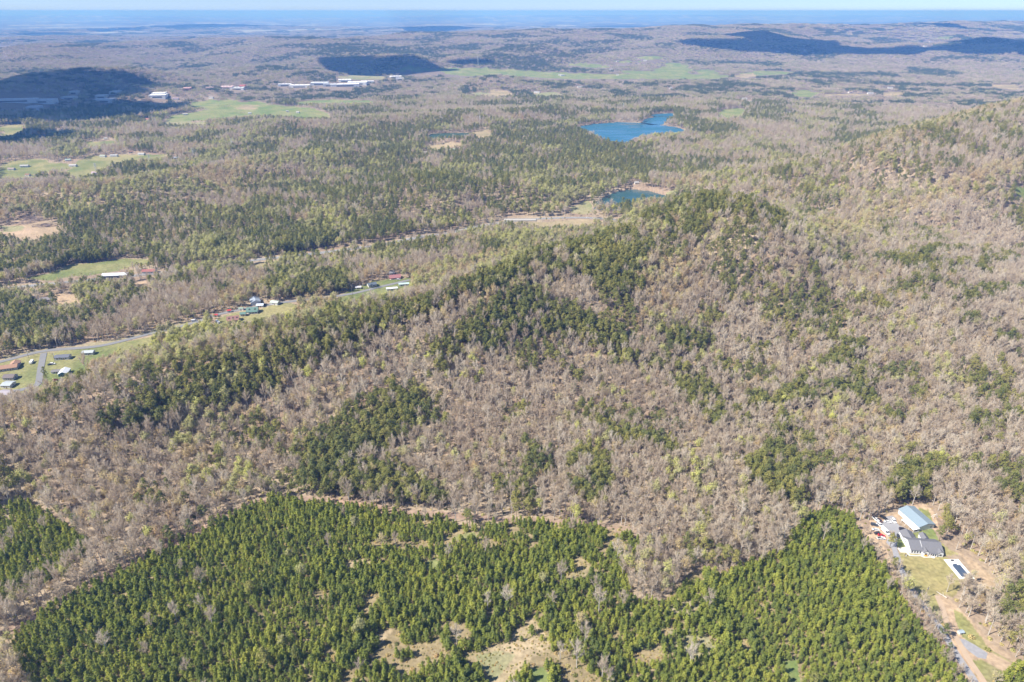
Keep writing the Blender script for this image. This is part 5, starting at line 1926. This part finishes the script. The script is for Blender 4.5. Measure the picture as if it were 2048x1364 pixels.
# plantation and thickets
x, y = scatter(140, 640, 2.55, 1)
inp = inpoly(PLANTP, x, y) | inpoly(THICKP, x, y) | inpoly(CORNP, x, y)
x, y = x[inp], y[inp]
ok, cc_ = free(x, y)
ok |= (cc_ == BROWN) & (G.uniform(size=x.shape) < .4)
ok |= (cc_ == TAN) & (G.uniform(size=x.shape) < .07)
x, y = x[ok], y[ok]
z = H(x, y)
u, v, d = project(x, y, z)
# open patches: many in the middle and right, few at left
dn = fbm(x, y, 15, 501, 2)
openf = np.interp(u, [0, 500, 750, 1000, 1300, 1500, 1650, 2048], [.0, .0, .02, .05, .07, .02, .0, .0]) * np.interp(v, [1000, 1080, 1150, 1364], [.2, .6, 1.2, 1.0])
q = np.clip(.5 + (dn - .5) * 2.6, .012, 1)
keep = (q > openf) & (G.uniform(size=x.shape) < .93)
x, y, z = x[keep], y[keep], z[keep]
edge = np.minimum(line_dist(np.vstack([PLANTP, PLANTP[:1]]), x, y), 20)
n = len(x)
protos = PROTO['plantation_pine']
rot = G.uniform(0, 6.28, n)
scl = np.clip(G.normal(.79, .19, n), .35, 1.4) * (0.72 + .5 * fbm(x, y, 30, 511, 2))
idx = G.integers(0, 5, n)
rest = place_individuals('young_pine', x, y, z, rot, scl, idx, protos, 6)
instancer('plantation_forest', np.stack([x, y, z], 1)[rest], rot[rest], scl[rest], idx[rest], [p[2] for p in protos], 'dense green mass of young pines filling the foreground plantation')
print('plantation', n)

# single trees out to 1.5 km
x, y = scatter(150, 1150, 5.8, 2)
x2, y2 = scatter(1150, 3000, 8.6, 3)
x3, y3 = scatter(300, 1150, 5.0, 44)
m = np.zeros(x3.shape, bool)
for P in PINEP:
    m |= inpoly(P, x3, y3)
for P, w in STRIPEP:
    m |= line_dist(P, x3, y3) < w * .8
for P, w in CRESTP:
    m &= line_dist(P, x3, y3) > w
x3, y3 = x3[m], y3[m]
x, y = np.concatenate([x, x2, x3]), np.concatenate([y, y2, y3])
ok, _ = free(x, y)
inp = inpoly(PLANTP, x, y) | inpoly(THICKP, x, y) | inpoly(CORNP, x, y)
rare = inp & (G.uniform(size=x.shape) < .03)
ok &= (~inp) | rare
x, y = x[ok], y[ok]
u, v, d = project(x, y, H(x, y))
m = (u > -450) & (u < 2500) & (v < 2000)
x, y = x[m], y[m]
sf = overlook(x, y)
k, z = kinds_for(x, y, G)
for kk, nm, kd, lab, hh, a, b in ((0, 'bare_tree', 'bare_tree', 'leafless grey hardwood forest over the hills and valley', 14, .62, 1.08), (1, 'pine_tree', 'pine', 'dark olive pines in bands over the ridges and valley', 16, .55, 1.0),
                                  (2, 'leafing_tree', 'leafing_tree', 'yellow-green leafing trees through the valley woods', 13, .55, 1.05), (3, 'budding_tree', 'ochre_tree', 'ochre budding hardwoods along the ridge crests', 13, .6, 1.0)):
    s = k == kk
    print(nm, s.sum())
    plant(nm, lab, kd, x[s], y[s], z[s], hh, a, b, (sf * np.where(np.hypot(x, y) > 1150, 1.18, 1.0))[s])

# thin saplings crowding the belt between the plantation and the driveway, and the gully
BELT = [wpoly(p) for p in ([(1700, 1030), (1740, 1085), (1790, 1120), (1800, 1150), (1840, 1215), (1880, 1270), (1905, 1310), (1935, 1364), (1960, 1420), (1925, 1420), (1880, 1310), (1826, 1235), (1786, 1172), (1728, 1080)],
                           [(1290, 1120), (1330, 1060), (1450, 1060), (1570, 1050), (1560, 1100), (1490, 1122), (1440, 1150), (1385, 1140), (1345, 1178), (1318, 1210), (1265, 1195)], [(-100, 1290), (150, 1170), (430, 1030), (540, 985), (430, 1045), (150, 1188), (-60, 1320)])]
x, y = scatter(215, 480, 3.1, 15)
m = np.zeros(x.shape, bool)
for P in BELT:
    m |= inpoly(P, x, y)
x, y = x[m], y[m]
ok = np.ones(x.shape, bool)
for k_, (P, wd) in ROADP.items():
    ok &= line_dist(P, x, y) > wd / 2 + 1.3
for (cx_, cy_, rr_) in CLEAR:
    ok &= np.hypot(x - cx_, y - cy_) > rr_
x, y = x[ok], y[ok]
n = len(x)
instancer('sapling_belt', np.stack([x, y, H(x, y)], 1), G.uniform(0, 6, n), G.uniform(.18, .42, n), G.integers(0, 5, n), [p[2] for p in PROTO['bare_tree']], 'grey leafless saplings crowding the edges of the plantation', 'saplings')

# low brush and tufts in the near clearings
x, y = scatter(215, 520, 2.1, 25)
c, w = cover_at(x, y)
edge_n = fbm(x, y, 9, 600, 2)
m = (np.isin(c, [TAN, BROWN, PALE, DIRT]) | (inpoly(PLANTP, x, y) & (c == 0))) & (edge_n > np.where(c == DIRT, .62, .44)) & (np.hypot(x - 285, y - 355) > 75)
x, y = x[m], y[m]
ok = np.ones(x.shape, bool)
for k_, (P, wd) in ROADP.items():
    ok &= line_dist(P, x, y) > wd / 2 + .5
x, y = x[ok], y[ok]
n = len(x)
instancer('clearing_brush', np.stack([x, y, H(x, y)], 1), G.uniform(0, 6, n), G.uniform(.15, .55, n), G.integers(0, 3, n), [p[2] for p in PROTO['shrub']], 'low tufts and seedlings dotting the clearings', 'brush')

# undergrowth
x, y = scatter(215, 900, 6.0, 5)
ok, _ = free(x, y)

x, y = x[ok], y[ok]
z = H(x, y)
n = len(x)
instancer('undergrowth', np.stack([x, y, z], 1), G.uniform(0, 6, n), G.uniform(.4, 1.1, n), G.integers(0, 3, n), [p[2] for p in PROTO['shrub']], 'low brown and olive brush under the trees', 'undergrowth')

# clumps from 3 to 8 km, wood masses beyond
x, y = scatter(2950, 8200, 20, 6)
ok, _ = free(x, y)
x, y = x[ok], y[ok]
u, v, d = project(x, y, H(x, y))
m = (u > -150) & (u < 2200) & (overlook(x, y, 14) > .99)
x, y = x[m], y[m]
k, z = kinds_for(x, y, G)
for kk, nm, lab in ((0, 'bare_clump', 'distant leafless woods beyond the lakes'), (1, 'pine_clump', 'distant dark pine woods beyond the lakes'), (2, 'green_clump', 'distant woods in young leaf beyond the lakes')):
    s = (k == kk) | ((k == 3) & (kk == 2))
    n = int(s.sum())
    print(nm, n)
    instancer('far_' + nm.split('_')[0] + '_woods', np.stack([x, y, z], 1)[s], G.uniform(0, 6.28, n), G.uniform(.7, 1.15, n), G.integers(0, 3, n), CL[nm], lab)
x, y = scatter(8100, 17000, 58, 7)
ok, _ = free(x, y)
fm = (fbm(x * .8, y, 520, 43, 4) > .6) & (fbm(x, y, 1600, 41, 4) > .4)
ok &= ~fm
x, y = x[ok], y[ok]
k, z = kinds_for(x, y, G)
for kk, nm, lab in ((0, 'bare_mass', 'leafless woods on the farthest hills'), (1, 'pine_mass', 'dark woods on the farthest hills')):
    s = (k == 1) if kk else (k != 1)
    n = int(s.sum())
    instancer('horizon_' + nm.split('_')[0] + '_woods', np.stack([x, y, z], 1)[s], G.uniform(0, 6.28, n), G.uniform(.7, 1.1, n), G.integers(0, 2, n), CL[nm], lab)

# ------------------------------------------------------------------ clouds, above and out of the frame, shading the far hills
CM = mat('cloud_white', (.85, .85, .86), 1.0, .05, .001)


def cloud(shadows, label, ch=1900.0):
    """puffs standing over the ground spots they shade"""
    g = np.random.default_rng(len(shadows) * 7 + int(shadows[0][0]))
    V, Fc = [], []
    for (u, v, a, b) in shadows:
        p = at(u, v)
        pl, prr = at(u - a, v), at(u + a, v)
        rx = abs(prr.x - pl.x) / 2
        pn, pf = at(u, v + b), at(u, v - b)
        ry = min(abs(pf.y - pn.y) / 2, 1600)
        c = p + SUN_DIR * ((ch - p.z) / SUN_DIR.z)
        n1, n2 = 18, 7
        vs = []
        o = len(V)
        for i in range(n2 + 1):
            th = math.pi * i / n2
            for j in range(n1):
                ph = 2 * math.pi * j / n1
                k = 1 + .12 * math.sin(ph * 3 + g.uniform(0, .4)) + .1 * g.normal() * .6
                V.append((c.x + rx * k * math.sin(th) * math.cos(ph), c.y + ry * k * math.sin(th) * math.sin(ph), c.z + 160 * math.cos(th) * (1 if th < 1.6 else .3)))
        for i in range(n2):
            for j in range(n1):
                Fc.append([o + i * n1 + j, o + (i + 1) * n1 + j, o + (i + 1) * n1 + (j + 1) % n1, o + i * n1 + (j + 1) % n1])
    me = new_mesh('cloud', V, Fc, [CM], smooth=True)
    tag(link('cloud', me), label, 'cloud', 'fair-weather clouds over the far hills', kind='structure')


cloud([(120, 178, 170, 30), (60, 225, 170, 28), (230, 225, 120, 26), (-60, 210, 140, 50), (180, 158, 120, 16), (20, 282, 70, 16)], 'low white cloud shading the left valley')
cloud([(760, 132, 110, 18), (840, 138, 60, 8), (690, 122, 50, 7)], 'low white cloud shading the knolls')
cloud([(930, 126, 40, 6)], 'small white cloud shading the hill foot')
cloud([(1480, 92, 120, 13), (1600, 96, 130, 12), (1750, 105, 150, 7), (1950, 96, 120, 15), (2060, 96, 80, 16), (1560, 76, 60, 6)], 'broad white cloud shading the right-hand hills')
cloud([(400, 50, 60, 3), (90, 68, 70, 2), (230, 60, 50, 2), (880, 54, 70, 2.5), (1870, 49, 40, 1.5), (1240, 53, 60, 1.6)], 'row of white clouds over the horizon', 2600)

# ------------------------------------------------------------------ haze: one closed box of air round everything, sky outside
hz = MB().box(-75000, 75000, -75000, 75000, -450, 352)
hm = bpy.data.materials.new('haze_air')
hm.use_nodes = True
hn = hm.node_tree
hn.nodes.remove(hn.nodes['Principled BSDF'])
pv = hn.nodes.new('ShaderNodeVolumePrincipled')
pv.inputs['Color'].default_value = (0.10, 0.25, 0.63, 1)
pv.inputs['Absorption Color'].default_value = (0.58, 0.58, 0.58, 1)
pv.inputs['Density'].default_value = 1.25e-4
pv.inputs['Anisotropy'].default_value = 0.0
hn.links.new(pv.outputs[0], hn.nodes['Material Output'].inputs['Volume'])
tag(link('haze', hz.mesh('haze', hm)), 'thin blue air over the far hills', 'haze', kind='stuff')
